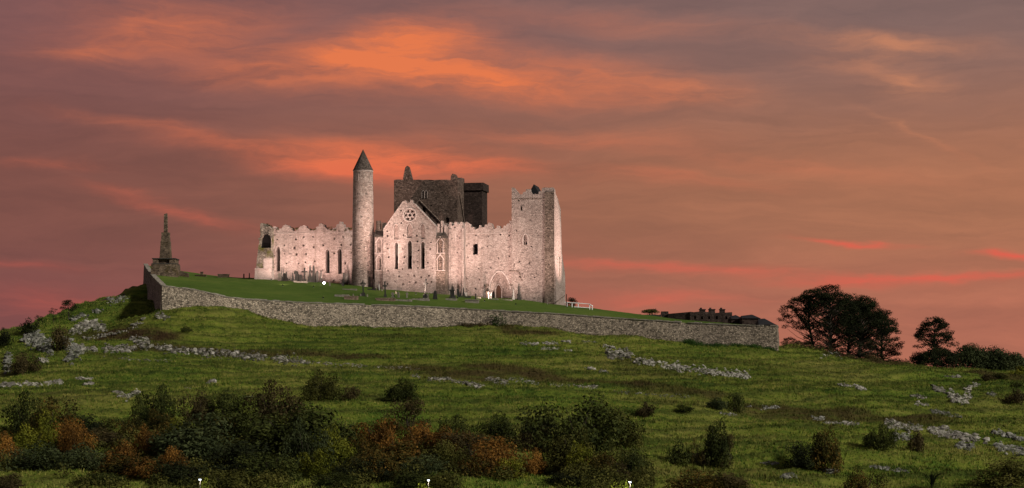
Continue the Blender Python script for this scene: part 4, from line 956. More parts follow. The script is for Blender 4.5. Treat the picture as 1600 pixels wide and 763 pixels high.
# ------------------------------------------------------------------ dark buildings at the right end of the lawn
def bld(px0, px1, rtop, rbase, D, depth, m=MVIC):
    x0, x1 = (px0-CX)/F*D, (px1-CX)/F*D; z1 = (HY-rtop)/F*D; z0 = (HY-rbase)/F*D-2; return x0, x1, D, D+depth, z0, z1
vh = thing('stone_hall', W(1110, 506, 388), 'long dark ruined stone hall with three chimneys at the right end of the lawn', 'building')
def loc(o, root):    # shift world-built vertices into the root's frame
    o.data.transform(Matrix.Translation(-root.location)); return o
x0, x1, y0, y1, z0, z1 = bld(1078, 1144, 488, 508, 388, 9)
n = 40; top = [(x1, z1)]+rag([(x1, z1), ((1131-CX)/F*388, z1-.1), (x0, z1+.1)], .8, .08)[1:]
wl = []
for px in (1086, 1097, 1108, 1120, 1135): u = (px-CX)/F*388; wl.append(([(u-.2, z1-1.4), (u+.2, z1-1.4), (u+.2, z1-.8), (u-.2, z1-.8)], .5))
hw_ = loc(panel([(x0, z0), (x1, z0)]+top, (), wl, 1.0, lambda u, v, d: (u, y0+d, v)).build('front_wall', MVIC, vh), vh)
k = MB(); k.box(x0, x1, y1-1, y1, z0, z1-.1); k.box(x0, x0+1, y0+1.01, y1-1.01, z0, z1-.15); k.box(x1-1, x1, y0+1.01, y1-1.01, z0, z1-.15); loc(k.build('rear_walls', MVIC, vh), vh)
k = MB().box(x0+1, x1-1, y0+1.02, y1-1.02, z1-.9, z1-.6); loc(k.build('roof_deck', MSLATE, vh), vh)
for pa, pb in ((1093, 1102), (1107.5, 1117), (1124.5, 1132.5)):
    k = MB(); u0, u1 = (pa-CX)/F*390, (pb-CX)/F*390; zc = (HY-484.5)/F*390
    k.box(u0, u1, 389.4, 391, z1-.6, zc, .04, .04); k.box(u0-.06, u1+.06, 389.3, 391.1, zc, zc+.16)
    k.box(u0+.1, u0+.5, 390, 390.4, zc+.16, zc+.45); loc(k.build('chimney', MVIC, vh), vh)
lw_ = thing('low_wing', W(1061, 500, 390), 'low dark wing with sloping top joining the hall on its left', 'building')
k = MB(); xa, xb = (1044-CX)/F*390, (1078-CX)/F*388-.05
k.add([(xa, 390, 8), (xb, 388.3, 8), (xb, 388.3, (HY-487.5)/F*388), (xa, 390, (HY-490.5)/F*390), (xa, 395, 8), (xb, 395, 8), (xb, 395, (HY-488)/F*388), (xa, 395, (HY-491)/F*390)], [(0, 1, 2, 3), (5, 4, 7, 6), (0, 3, 7, 4), (1, 5, 6, 2), (3, 2, 6, 7)])
loc(k.build('wall', MVIC, lw_), lw_)
gp_ = thing('gate_pier', W(1038.5, 499, 392), 'short square pier with dark cap left of the low dark wing', 'pier')
q = gp_.location; k = MB().box(-.62, .62, -.6, .6, -1, .75); k.build('shaft', MGRAVE, gp_); MB().box(-.75, .75, -.7, .7, .75, 1.55, .05, .05).build('cap', MVIC, gp_)
k = MB(); n = 26
for i in range(n):
    a = (1000+i*34/n-CX)/F*396; k.box(a, a+.17, 396, 396.5, 9, (HY-492.2)/F*396+random.uniform(-.06, .06))
for i in range(8): pass
k = MB(); us = np.linspace((985-CX)/F*396, (1033-CX)/F*396, 12)
k2 = [(u, (HY-491.8-.01*i)/F*396+random.uniform(-.05, .05)) for i, u in enumerate(us)]
k.prism([(us[0], 9), (us[-1], 9)]+k2[::-1], 396, 396.6); o = k.build('boundary_wall', MGRAVE); tag(o, 'low pale boundary wall on the skyline left of the gate pier', 'wall')
sh = thing('slate_sheds', W(1180, 509, 366), 'cluster of dark slate roofed sheds behind the right corner of the long wall', 'building')
for (pa, pb, rr, rm, D) in ((1143, 1162, 491.5, 498, 378), (1160, 1188, 490.8, 497, 373), (1186, 1213, 497, 507, 366)):
    xa, xb = (pa-CX)/F*D, (pb-CX)/F*D; zr = (HY-rr)/F*D; ze = (HY-rm)/F*D; zb2 = (HY-513)/F*D-1
    k = MB().box(xa, xb, D, D+6, zb2, ze); w_ = loc(k.build('shed_wall', MVIC, sh), sh)
    k = MB()
    if pb < 1200: k.add([(xa-.1, D-.25, ze-.1), (xb+.1, D-.25, ze-.1), (xb-1.2, D+3, zr), (xa+.1, D+3, zr-.25), (xa-.1, D+6.2, ze-.1), (xb+.1, D+6.2, ze-.1)], [(0, 1, 2, 3), (3, 2, 5, 4), (0, 3, 4), (1, 5, 2)])
    else: k.add([(xa-.1, D-.25, ze-.1), (xb+.4, D-.25, ze-.3), (xa+1.4, D+3, zr), (xa+.2, D+3, zr-.1), (xa-.1, D+6.2, ze-.1), (xb+.4, D+6.2, ze-.3)], [(0, 1, 2, 3), (3, 2, 5, 4), (0, 3, 4), (1, 5, 2)])
    loc(k.build('slate_roof', MSLATE, sh), sh)

# ------------------------------------------------------------------ rocks
def rockmesh(seed, sub=2, flatten=.6):
    r = random.Random(seed); bm = bmesh.new(); bmesh.ops.create_icosphere(bm, subdivisions=sub, radius=1)
    pl = [(Vector((r.gauss(0, 1), r.gauss(0, 1), r.gauss(0, .8))).normalized(), r.uniform(.45, .8)) for _ in range(15)]
    for v in bm.verts:
        for n, d in pl:
            e = v.co.dot(n)-d
            if e > 0: v.co -= n*e*.9
        v.co += v.normal*noise.noise(v.co*2.2+Vector((seed, 0, 0)))*.22
        v.co.z *= flatten
    me = bpy.data.meshes.new('limestone_block'); bm.to_mesh(me); bm.free(); return me
RM = [rockmesh(i, 2, random.uniform(.5, .8)) for i in range(10)]
RMG = [m.copy() for m in RM]
for m_ in RM: m_.materials.append(MROCK)
for m_ in RMG: m_.materials.append(MROCKG)
_b = bmesh.new(); bmesh.ops.create_icosphere(_b, subdivisions=1, radius=1); _b.verts.index_update(); ICO = ([v.co.copy() for v in _b.verts], [tuple(v.index for v in f.verts) for f in _b.faces]); _b.free()
# (points on the hill [col,row], number of stones, size m lo/hi, half thickness in rows, grey?, label)
OC = [
 ([(212, 536), (240, 544), (300, 550), (360, 555), (420, 560), (478, 566)], 170, .35, .95, 5.5, 0, 'long pale limestone ledge below the left part of the wall, widest at its left'),
 ([(480, 566), (540, 571), (600, 574), (652, 577)], 34, .2, .5, 2.5, 0, 'thin broken pale ledge continuing right of the long limestone ledge'),
 ([(205, 530), (235, 533)], 14, .4, .9, 4, 0, 'low pale stones just above the left end of the long ledge'),
 ([(120, 545), (160, 548), (210, 545)], 60, .4, 1.0, 5, 0, 'tumbled pale stones left of the long limestone ledge'),
 ([(100, 535), (125, 552), (105, 560)], 50, .5, 1.3, 8, 1, 'grey craggy rock face beside the dark brown bush on the left slope'),
 ([(112, 500), (135, 492), (158, 486)], 14, .7, 1.6, 3, 1, 'smooth grey slab ridge near the left skyline below the wooden rail'),
 ([(112, 518), (140, 508), (165, 514)], 50, .5, 1.2, 6, 0, 'cluster of pale boulders high on the left slope'),
 ([(130, 530), (165, 526), (200, 515), (225, 502)], 26, .3, .7, 3, 0, 'scattered pale stones climbing toward the wall corner'),
 ([(244, 494), (262, 497)], 16, .3, .7, 4, 0, 'bright white stones at the foot of the left wall corner'),
 ([(40, 528), (62, 534), (80, 548)], 60, .8, 1.9, 9, 1, 'large grey crag on the left slope above the purple brown bush'),
 ([(0, 545), (18, 552), (10, 572)], 56, .9, 2.0, 11, 1, 'large grey crag at the left edge of the picture'),
 ([(62, 562), (72, 566)], 5, .6, .9, 2, 0, 'small pale boulders right of the purple brown bush'),
 ([(185, 560), (215, 563), (265, 564)], 14, .2, .5, 2, 0, 'string of small stones under the long limestone ledge'),
 ([(0, 603), (30, 602)], 9, .6, 1.2, 2.5, 0, 'first low pale slab from the left edge on the lower slope'),
 ([(42, 602), (62, 602)], 7, .6, 1.1, 2.5, 0, 'second low pale slab from the left edge on the lower slope'),
 ([(70, 601), (95, 598)], 8, .5, 1.1, 3, 0, 'third low pale slab from the left edge on the lower slope'),
 ([(120, 592), (142, 593)], 6, .4, .9, 2, 0, 'upper stones of the small pair above the autumn thicket at left'),
 ([(130, 602), (144, 600)], 4, .5, .9, 1.5, 0, 'lower stones of the small pair above the autumn thicket at left'),
 ([(183, 616), (200, 622), (217, 612)], 11, .4, .9, 3, 0, 'curved pale outcrop just above the left thicket'),
 ([(321, 600), (332, 596)], 3, .5, 1.0, 1.5, 0, 'lone flat grey boulder on the grass above the thicket'),
 ([(290, 607), (296, 608)], 2, .2, .35, 1, 0, 'two tiny white stones left of the lone flat boulder'),
 ([(383, 622), (392, 620)], 2, .25, .4, 1, 0, 'two tiny white stones above the large dark tree'),
 ([(668, 592), (700, 594), (722, 599), (754, 604)], 44, .25, .6, 3, 0, 'pale broken ledge on the mid slope right of the round dark bush'),
 ([(645, 588), (655, 591)], 6, .25, .45, 1.5, 0, 'small stones left of the mid slope broken ledge'),
 ([(755, 592), (775, 596), (792, 598)], 28, .25, .6, 4, 0, 'tight patch of whitish rubble in the middle of the slope'),
 ([(795, 592), (840, 600)], 22, .2, .45, 2.5, 1, 'grey rubble trailing right from the whitish patch'),
 ([(860, 602), (890, 603), (930, 606)], 34, .2, .45, 2, 0, 'thin line of small pale stones right of slope centre'),
 ([(960, 613), (1060, 620), (1080, 622)], 22, .15, .4, 2, 1, 'sparse grey stone line on the slope above two small dark bushes'),
 ([(812, 538), (838, 539)], 9, .35, .8, 1.8, 0, 'flat pale slab below the ivy on the wall'),
 ([(850, 537), (873, 537)], 7, .35, .8, 1.8, 0, 'flat pale slab right of the one below the ivy'),
 ([(880, 534), (892, 535)], 5, .4, .8, 1.5, 0, 'small upper boulder right of the two flat slabs'),
 ([(846, 546), (862, 546), (888, 548)], 9, .3, .7, 1.5, 0, 'lower row of pinkish slabs under the two flat slabs'),
 ([(910, 535), (930, 535)], 6, .3, .6, 1, 0, 'thin flat stones near the wall foot right of the slabs'),
 ([(944, 542), (958, 544)], 7, .4, .8, 2.5, 0, 'small boulders just above the big pale outcrop'),
 ([(948, 556), (965, 554), (985, 556)], 40, .5, 1.1, 6, 0, 'big pale block outcrop at the upper left of the long right ledge'),
 ([(992, 563), (1020, 570), (1060, 576), (1090, 580), (1120, 584), (1170, 588)], 140, .35, .85, 4.5, 0, 'long bright limestone ledge in the middle right below the wall'),
 ([(916, 576), (926, 577)], 4, .4, .7, 1.5, 0, 'bright white boulder on open grass left of the long right ledge'),
 ([(937, 580), (950, 582)], 6, .3, .6, 1.5, 1, 'grey boulder next to the bright white one'),
 ([(1170, 637), (1200, 639), (1215, 637)], 26, .25, .5, 2.5, 1, 'grey rubble strip right of the dark green slope bush'),
 ([(1128, 646), (1150, 650)], 6, .25, .45, 1.5, 1, 'few stones under the dark green slope bush'),
 ([(1271, 654), (1287, 656)], 10, .3, .6, 2, 1, 'small grey stones above the pale right hand stone strip'),
 ([(1288, 661), (1340, 663)], 30, .25, .5, 2.2, 0, 'pale stone strip above the large dark bush on the right'),
 ([(1380, 661), (1420, 669), (1460, 675), (1500, 683), (1540, 690)], 150, .35, .85, 5.5, 0, 'longest broken ledge running down to the right across the lower right slope'),
 ([(1395, 682), (1420, 685)], 20, .35, .7, 4, 1, 'dim grey stones under the long lower right ledge'),
 ([(1495, 697), (1520, 700)], 26, .4, .9, 4, 1, 'grey rocky bank at the right end of the lower right ledge'),
 ([(1555, 698), (1600, 708)], 34, .35, .8, 5, 1, 'dark rubble by the right edge beyond the lower right ledge'),
 ([(1555, 676), (1600, 688)], 26, .35, .8, 2.5, 1, 'dark stone ledge at the right edge above the rubble'),
 ([(1313, 602), (1328, 605)], 8, .35, .8, 1.8, 0, 'left half of the small split slab on the upper right slope'),
 ([(1337, 605), (1349, 608)], 7, .5, 1.0, 2.5, 0, 'right half of the small split slab on the upper right slope'),
 ([(1460, 608), (1472, 612)], 8, .6, 1.2, 3, 0, 'round pale boulder group on the right slope below the lone tree'),
 ([(1482, 618), (1500, 626), (1515, 622)], 26, .5, 1.1, 6, 0, 'large jagged outcrop on the right slope with a white tip'),
 ([(1508, 612), (1520, 604), (1528, 603)], 10, .4, .8, 3, 0, 'stones climbing above the large jagged outcrop'),
 ([(1425, 619), (1444, 622)], 12, .3, .7, 2.5, 0, 'small outcrop left of the round pale boulders'),
 ([(1432, 630), (1450, 635)], 14, .3, .6, 1.8, 0, 'thin pale ledge under the small outcrop on the right slope'),
 ([(1452, 642), (1480, 648), (1502, 653)], 30, .3, .6, 2.2, 1, 'grey slanting ledge below the large jagged outcrop'),
 ([(1478, 588), (1500, 590)], 9, .3, .6, 1.5, 0, 'pale stones on the skyline ridge right of the lone tree'),
 ([(1545, 616), (1556, 617)], 5, .4, .8, 2, 1, 'single brownish boulder left of the right edge bush'),
 ([(1472, 668), (1482, 670)], 8, .3, .6, 2.5, 0, 'small knot of stones just above the longest ledge'),
 ([(1296, 545), (1312, 556)], 16, .5, 1.1, 4, 1, 'grey rock spur beneath the big tree group'),
 ([(1285, 560), (1292, 556)], 3, .3, .6, 1.5, 0, 'white stone on grass left of the tree group spur'),
 ([(1360, 729), (1390, 735), (1420, 738)], 30, .25, .5, 2, 1, 'thin dark stone line low on the right slope'),
 ([(1288, 737), (1308, 738)], 9, .4, .8, 2.5, 1, 'grey stones below the large dark bush at lower right'),
 ([(1224, 746), (1243, 744)], 9, .4, .8, 2, 1, 'grey slab near the bottom edge right of centre'),
 ([(1131, 716), (1141, 718)], 6, .4, .8, 3, 1, 'grey boulder by the slender tree clump'),
 ([(1190, 725), (1215, 727)], 8, .25, .5, 1.5, 1, 'two faint slabs on dark grass left of the large dark bush'),
 ([(170, 472), (196, 466)], 14, .5, 1.1, 4, 1, 'grey rocks on the skyline between wooden rail and wall'),
 ([(1130, 536), (1138, 536)], 0, .3, .5, 1, 0, ''),
]
for pl, n, s0, s1, th, grey, lab in OC:
    if not n: continue
    seg = [0]
    for (a, b_), (c, d) in zip(pl[:-1], pl[1:]): seg.append(seg[-1]+math.hypot(c-a, d-b_))
    q0 = hit(*pl[len(pl)//2]); root = thing('rock_outcrop', q0, lab, 'rocks', 'limestone outcrops on the hillside')
    clus = random.uniform(0, 9); small = MB()
    if s1 > 1.3: s0 *= .6; s1 *= .62; n = int(n*2)
    for i in range(int(n*5)):
        t = random.uniform(0, seg[-1]); big = i < n*1.5
        if len(pl) > 2 and noise.noise(Vector((t*.045, clus, 0))) < -.33: continue
        px = float(np.interp(t, seg, [p[0] for p in pl])); row = float(np.interp(t, seg, [p[1] for p in pl]))+random.gauss(0, th*(.5 if big else .65))
        p = hit(px+random.uniform(-4, 4), row); s = random.uniform(s0, s1)*(random.uniform(.5, .85) if big else random.uniform(.18, .42))
        if big:
            o = bpy.data.objects.new('stone', random.choice(RMG if grey else RM)); C.objects.link(o); o.parent = root
            o.location = p-q0+Vector((0, 0, -s*.04)); o.scale = (s*random.uniform(.8, 1.7), s, s*random.uniform(.6, 1.15)); o.rotation_euler = (random.uniform(-.35, .35), random.uniform(-.35, .35), random.uniform(0, 6.3))
        else:
            v = p-q0+Vector((0, 0, s*.2)); a = random.uniform(0, 6.28); R_ = Matrix.Rotation(a, 3, 'Z')
            small.add([v+R_ @ Vector((q.x*s*random.uniform(.8, 1.3), q.y*s*random.uniform(.7, 1.1), q.z*s*random.uniform(.5, 1.0))) for q in ICO[0]], ICO[1])
    o = small.build('rubble', MROCKG if grey else MROCK, root, fix=False); o['kind'] = 'stuff'

# ------------------------------------------------------------------ foliage
def leafmesh(name, clumps, per, size, seed, unit=False):
    """clumps: list of (centre, radii). Leaves are small tilted quads spread through each clump's shell"""
    r = np.random.default_rng(seed); vs = []; vals = []
    for (c, rad) in clumps:
        n = max(6, int(per*rad[0]*rad[1])); d = r.normal(size=(n, 3)); d /= np.linalg.norm(d, axis=1)[:, None]
        k = r.uniform(.35, 1, n)**.6; p = np.array(c)+d*k[:, None]*np.array(rad)*r.uniform(.85, 1.18, (n, 1))
        a = r.normal(size=(n, 3)); a /= np.linalg.norm(a, axis=1)[:, None]; nn_ = d+r.normal(size=(n, 3))*.55+np.array([0, 0, .35]); b_ = np.cross(nn_, a); b_ /= np.linalg.norm(b_, axis=1)[:, None]
        s = size*r.uniform(.6, 1.35, n)[:, None]; a = np.cross(b_, nn_/np.linalg.norm(nn_, axis=1)[:, None])
        vs.append(np.stack([p-a*s*.9, p-b_*s*.5, p+a*s*.9, p+b_*s*.5], 1))
        vals.append(np.clip(r.normal(r.uniform(.3, .7), .16, n), 0, 1))
    v = np.concatenate(vs).reshape(-1, 3)
    if unit:
        lo = np.percentile(v, 1, axis=0); hi = np.percentile(v, 99, axis=0); v[:, :2] = (v[:, :2]-(lo+hi)[:2]/2)/((hi-lo)[:2]/2); v[:, 2] = (v[:, 2]-lo[2])/(hi[2]-lo[2])-.03
    val = np.concatenate(vals); n = len(val); me = bpy.data.meshes.new(name)
    me.vertices.add(4*n); me.vertices.foreach_set('co', v.astype(np.float32).ravel()); me.loops.add(4*n); me.loops.foreach_set('vertex_index', np.arange(4*n, dtype=np.int32))
    me.polygons.add(n); me.polygons.foreach_set('loop_start', np.arange(0, 4*n, 4, dtype=np.int32)); me.polygons.foreach_set('loop_total', np.full(n, 4, np.int32))
    at_ = me.attributes.new('leafv', 'FLOAT', 'FACE'); at_.data.foreach_set('value', val.astype(np.float32)); me.update(); me.validate(); me.materials.append(LEAF['dark'])
    return me
def bushclumps(seed, n=26, lump=.30, hgt=1.0):
    """unit bush: radius 1, height ~1.0 (z from 0)"""
    r = random.Random(seed); out = []; sub = [(r.uniform(-.45, .45), r.uniform(-.45, .45), r.uniform(.55, 1.0)) for _ in range(4)]
    for i in range(n):
        th = r.uniform(0, 6.283); u = r.random()**.55; sx, sy, hh = r.choice(sub); ph = r.random()
        R = u*.62*(1-ph*.30); x = sx*.8+R*math.cos(th); y = sy*.8+R*math.sin(th); z = .10+(hh-.12)*ph*(1-.25*u)
        s = lump*r.uniform(.55, 1.15); out.append(((x, y, z), (s, s, s*r.uniform(.7, 1.0))))
    return out
BV = [leafmesh('foliage_a%d' % i, bushclumps(40+i, 46, .25), 2300, .036, i, True) for i in range(5)]       # big dense
BS = [leafmesh('foliage_b%d' % i, bushclumps(80+i, 22, .30), 1000, .062, 20+i, True) for i in range(4)]     # small distant
BW = [leafmesh('foliage_c%d' % i, bushclumps(60+i, 36, .19), 2200, .028, 50+i, True) for i in range(2)]    # wispy
for m_ in BV+BS+BW: m_.name = 'foliage'
def stems(seed, n=5):
    r = random.Random(seed); k = MB()
    for i in range(n):
        a = r.uniform(0, 6.28); R = r.uniform(.2, .55); h = r.uniform(.5, .85)
        k.tube([(0, 0, -.1), (R*.4*math.cos(a), R*.4*math.sin(a), h*.45), (R*math.cos(a), R*math.sin(a), h)], [.035, .022, .008], 5)
    o = k.build('stem', MBARK); me = o.data; bpy.data.objects.remove(o); return me
STM = [stems(i) for i in range(4)]
def bush(px, rbase, rtop, wpx, col, lab, D=None, vs=None, name='bush', cat='bush', group='bushes and small trees on the hillside', depth=1.0):
    if D is None: p = hit(px, rbase)
    else: X = (px-CX)/F*D; p = Vector((X, D, gz(X, D)))
    ztop = (HY-rtop)/F*p.y; h = max(.5, ztop-p.z); wd = wpx/F*p.y/2
    o = thing(name, p, lab, cat, group, random.uniform(0, 6.28))
    me = random.choice(vs or (BV if wpx > 34 else BS)); f = bpy.data.objects.new('foliage', me); C.objects.link(f); f.parent = o
    f.scale = (wd*1.0, wd*depth, h/1.06); f.material_slots[0].link = 'OBJECT'; f.material_slots[0].material = LEAF[col]
    s = bpy.data.objects.new('stem', random.choice(STM)); C.objects.link(s); s.parent = o; s.scale = (wd, wd, h)
    return o
BU = [
 (500, 626, 577, 60, 'olive', 'round olive bush on open grass above the big dark tree'), (546, 626, 602, 30, 'brown', 'small brown bush right beside the round olive bush'),
 (626, 630, 592, 46, 'dark', 'dark round bush on open grass left of slope centre'), (1008, 652, 627, 28, 'brown', 'small reddish brown bush on the slope, left of a darker one'),
 (1070, 646, 631, 28, 'dark', 'low dark bush on the slope right of the reddish brown one'), (1150, 646, 613, 34, 'dark', 'dark green bush on the slope under the long right ledge'),
 (1118, 640, 620, 34, 'grey', 'low spreading shrub touching the left of the dark green slope bush'), (1375, 704, 661, 56, 'dark', 'big rounded dark bush on the lower right slope'),
 (1433, 706, 671, 26, 'brown', 'thin brown bush right of the rounded dark one'), (1588, 632, 606, 30, 'brown', 'reddish bush at the right edge of the upper slope'),
 (1588, 606, 596, 20, 'dark', 'tiny dark bush above the reddish one at the right edge'), (1252, 731, 688, 54, 'shade', 'black bush left of the brown olive bush at lower right'),
 (1291, 736, 664, 46, 'mix', 'tall brown olive bush against the black one at lower right'), (36, 584, 550, 52, 'brown', 'purple brown bush among the grey crags at left'),
 (94, 548, 508, 34, 'brown', 'dark brown bush in the rocky hollow on the left slope'), (46, 521, 496, 26, 'shade', 'dark bush on the left skyline below two small trees'),
 (8, 540, 512, 26, 'shade', 'dark bush at the left edge of the skyline'), (528, 602, 592, 20, 'brown', 'tuft of brown scrub above the small brown bush') if False else (1540, 597, 584, 34, 'brown', 'low brown scrub on the ridge by the right edge'),
 (1062, 727, 688, 34, 'dark', 'dark bush left of the slender trees'), (1560, 592, 582, 30, 'olive', 'low olive bush on the ridge near the far trees'),
 (325, 540, 530, 16, 'brown', 'small brown tuft under the left part of the wall') if False else (292, 520, 510, 20, 'dark', 'low dark tuft on the grass right of the white stones by the wall corner'),
]
for a in BU: bush(*a)
# taller clump on the lower right slope
bush(1121, 731, 652, 40, 'dark', 'tall dark ivy clad tree in the clump right of centre', name='tree', cat='tree', vs=BV)
bush(1134, 729, 672, 26, 'brown', 'brown leaved tree against the right of the tall dark one', name='tree', cat='tree', vs=BW)
bush(1088, 729, 682, 24, 'mix', 'slender pale stemmed tree in the clump right of centre', name='tree', cat='tree', vs=BW)
bush(1100, 731, 700, 18, 'brown', 'short brown bush between the slender tree and the tall dark one')
# thicket along the bottom: (col, top row, width, distance, colour, label)
TK = [
 (44, 611, 52, 222, 'dark', 'dark crown at the upper left of the autumn thicket'), (82, 622, 64, 216, 'mix', 'orange and olive tree right of the dark upper left crown'),
 (104, 655, 46, 208, 'orange', 'bright orange tree in the left thicket'), (52, 665, 50, 206, 'yellow', 'yellow tinged bush below the dark upper left crown'),
 (6, 676, 46, 200, 'orange', 'bright orange bush at the left edge'), (138, 650, 50, 222, 'shade', 'black green bush behind the orange tree'),
 (165, 672, 56, 210, 'brown', 'dim brown bush in the left thicket'), (200, 650, 54, 216, 'mix', 'brown orange tree with thin bare stems'),
 (242, 604, 50, 226, 'dark', 'tall dark bush below the curved pale outcrop'), (232, 668, 36, 204, 'orange', 'narrow orange bush left of the large grey green tree'),
 (278, 655, 26, 207, 'yellow', 'small bright yellow green bush topping the grey green tree'), (308, 612, 44, 228, 'brown', 'dark twiggy bush above the grey green tree'),
 (352, 610, 52, 228, 'dark', 'dark green bush left of the twiggy brown crown'), (300, 648, 92, 202, 'grey', 'large grey green tree in the left centre of the thicket'),
 (345, 655, 50, 214, 'mix', 'rusty bush behind the grey green tree'), (430, 594, 62, 226, 'brown', 'brown twiggy crown rising above the large dark tree'),
 (400, 640, 74, 212, 'dark', 'dark tree at the left shoulder of the broad tree'), (462, 634, 124, 204, 'dark', 'broadest dark green tree in the thicket'),
 (520, 668, 50, 198, 'yellow', 'yellow green crown painting the lit right edge of the broadest tree'), (480, 660, 60, 196, 'grey', 'dull grey green crown on the front of the broadest tree'), (60, 694, 90, 194, 'grey', 'low grey green shrub above the bottom left grass'),  # yellow crown puts the broadest tree's lit edge into leaf colour
 (132, 698, 84, 195, 'grey', 'low dark grey shrub right of the bottom left grass shrub'), (200, 712, 70, 188, 'mix', 'orange brown bush at the bottom left'),
 (228, 716, 50, 186, 'orange', 'orange topped bush beside the first street lamp'), (370, 690, 80, 192, 'shade', 'black undergrowth between the trees left of centre'),
 (420, 708, 90, 188, 'dark', 'dark undergrowth at the foot of the broadest tree'), (290, 722, 70, 184, 'shade', 'black bush behind the first street lamp'), (340, 735, 60, 180, 'olive', 'olive bush at the bottom right of the first street lamp'),
 (528, 740, 60, 182, 'dark', 'low dark bush at the bottom between the broad tree and the orange group'), (160, 742, 60, 183, 'dark', 'dark low bush at the bottom left'),
 (596, 654, 64, 210, 'orange', 'orange tree at the top left of the central thicket'), (655, 662, 52, 208, 'orange', 'deep orange tree right of the first central orange one'),
 (640, 622, 46, 226, 'brown', 'dark brown crown behind the central orange trees'), (560, 680, 40, 204, 'mix', 'mottled bush left of the central orange trees'), (605, 692, 84, 196, 'mix', 'broad rusty bush in front of the central orange trees'),
 (690, 690, 52, 200, 'olive', 'olive bush between the two orange groups'), (660, 712, 66, 190, 'grey', 'grey green bush over the second street lamp'), (575, 716, 70, 188, 'shade', 'black bush at the bottom of the central thicket'),
 (640, 738, 50, 182, 'dark', 'dark bush left of the second street lamp'), (735, 676, 66, 204, 'brown', 'brown bush left of the red orange bush'), (778, 648, 50, 220, 'dark', 'dark green tree behind the red orange bush'),
 (776, 682, 58, 200, 'orange', 'red orange bush in the right part of the thicket'), (712, 650, 46, 218, 'dark', 'dark bush behind the brown one'), (745, 715, 80, 190, 'mix', 'mottled dark bush at the bottom right of the second lamp'),
 (797, 715, 40, 190, 'yellow', 'yellow edged bush beside the open grass at bottom centre'), (826, 668, 46, 208, 'brown', 'brown bush with pale bare stem left of the wide tree'), (845, 650, 46, 220, 'shade', 'black green bush at the left of the wide tree'),
 (905, 622, 118, 210, 'dark', 'wide dark tree right of centre with pale lit middle'), (960, 640, 60, 214, 'olive', 'olive crown at the right shoulder of the wide tree'), (897, 672, 56, 199, 'olive', 'pale olive crown painting the lit middle of the wide tree'),  # pale olive crown puts the wide tree's lit middle into leaf colour
 (942, 708, 42, 194, 'mix', 'tan bush below the wide tree'), (968, 715, 36, 192, 'brown', 'brown bush left of the small dark round one'), (993, 702, 34, 194, 'dark', 'small dark round bush right of the tan bush'),
 (1090, 735, 66, 184, 'mix', 'dark bush with rusty edge at the bottom right of centre'), (1140, 742, 44, 184, 'brown', 'low brown bush at the bottom edge right of the rusty one'), (1348, 734, 48, 186, 'mix', 'rusty green bush at the bottom under the long ledge'),
 (1578, 716, 70, 190, 'olive', 'large olive bush at the bottom right corner'), (12, 742, 40, 184, 'brown', 'brown bush in the bottom left corner'), (695, 742, 40, 182, 'olive', 'small olive bush right of the second street lamp'),
 (890, 742, 60, 184, 'shade', 'black bush under the wide tree at the bottom'), (940, 738, 50, 186, 'dark', 'dark bush left of the third street lamp'),
]
TK += [(70, 640, 40, 212, 'yellow', 'small yellow crown left of the bright orange tree'), (120, 668, 44, 203, 'orange', 'rusty bush at the foot of the bright orange tree'), (188, 690, 40, 194, 'orange', 'orange bush in the dark middle of the left thicket'),
 (252, 642, 40, 218, 'mix', 'rusty bush just below the tall dark one'), (270, 700, 36, 189, 'orange', 'orange spray low beside the large grey green tree'), (622, 672, 46, 199, 'orange', 'orange bush between the two central orange trees'),
 (588, 702, 50, 189, 'mix', 'rusty low bush at the foot of the central orange group'), (702, 668, 50, 206, 'orange', 'orange brown bush right of the olive one'), (760, 702, 50, 191, 'orange', 'rusty bush at the foot of the red orange one'),
 (836, 702, 36, 198, 'orange', 'small orange bush by the grass left of the wide tree'), (497, 702, 44, 189, 'yellow', 'yellow green bush low on the right of the broadest tree'), (905, 692, 34, 195, 'yellow', 'small bright spray on the front of the wide tree')]
for (px, rtop, wpx, D, col, lab) in TK: bush(px, 0, rtop-3, wpx*1.3, col, lab, D=D, vs=BV if col != 'brown' else BV+BW, group='trees and bushes of the lower thicket', name='thicket_tree', cat='tree')
# spiky shrub
p = hit(1456, 763); k = MB()
for i in range(26):
    a = random.uniform(0, 6.28); e = random.uniform(.2, 1.0); L = random.uniform(1.0, 1.7); k.tube([(0, 0, .1), (L*.5*math.cos(a)*e, L*.5*math.sin(a)*e, L*.55+.4), (L*math.cos(a)*e, L*math.sin(a)*e, L*.8+.3)], [.05, .035, .005], 4)
k.tube([(0, 0, -.3), (0, 0, .7)], [.16, .12], 6)
o = k.build('spiky_shrub', LEAF['dark']); o.location = p; tag(o, 'spiky dark shrub at the bottom right like a small palm', 'shrub')

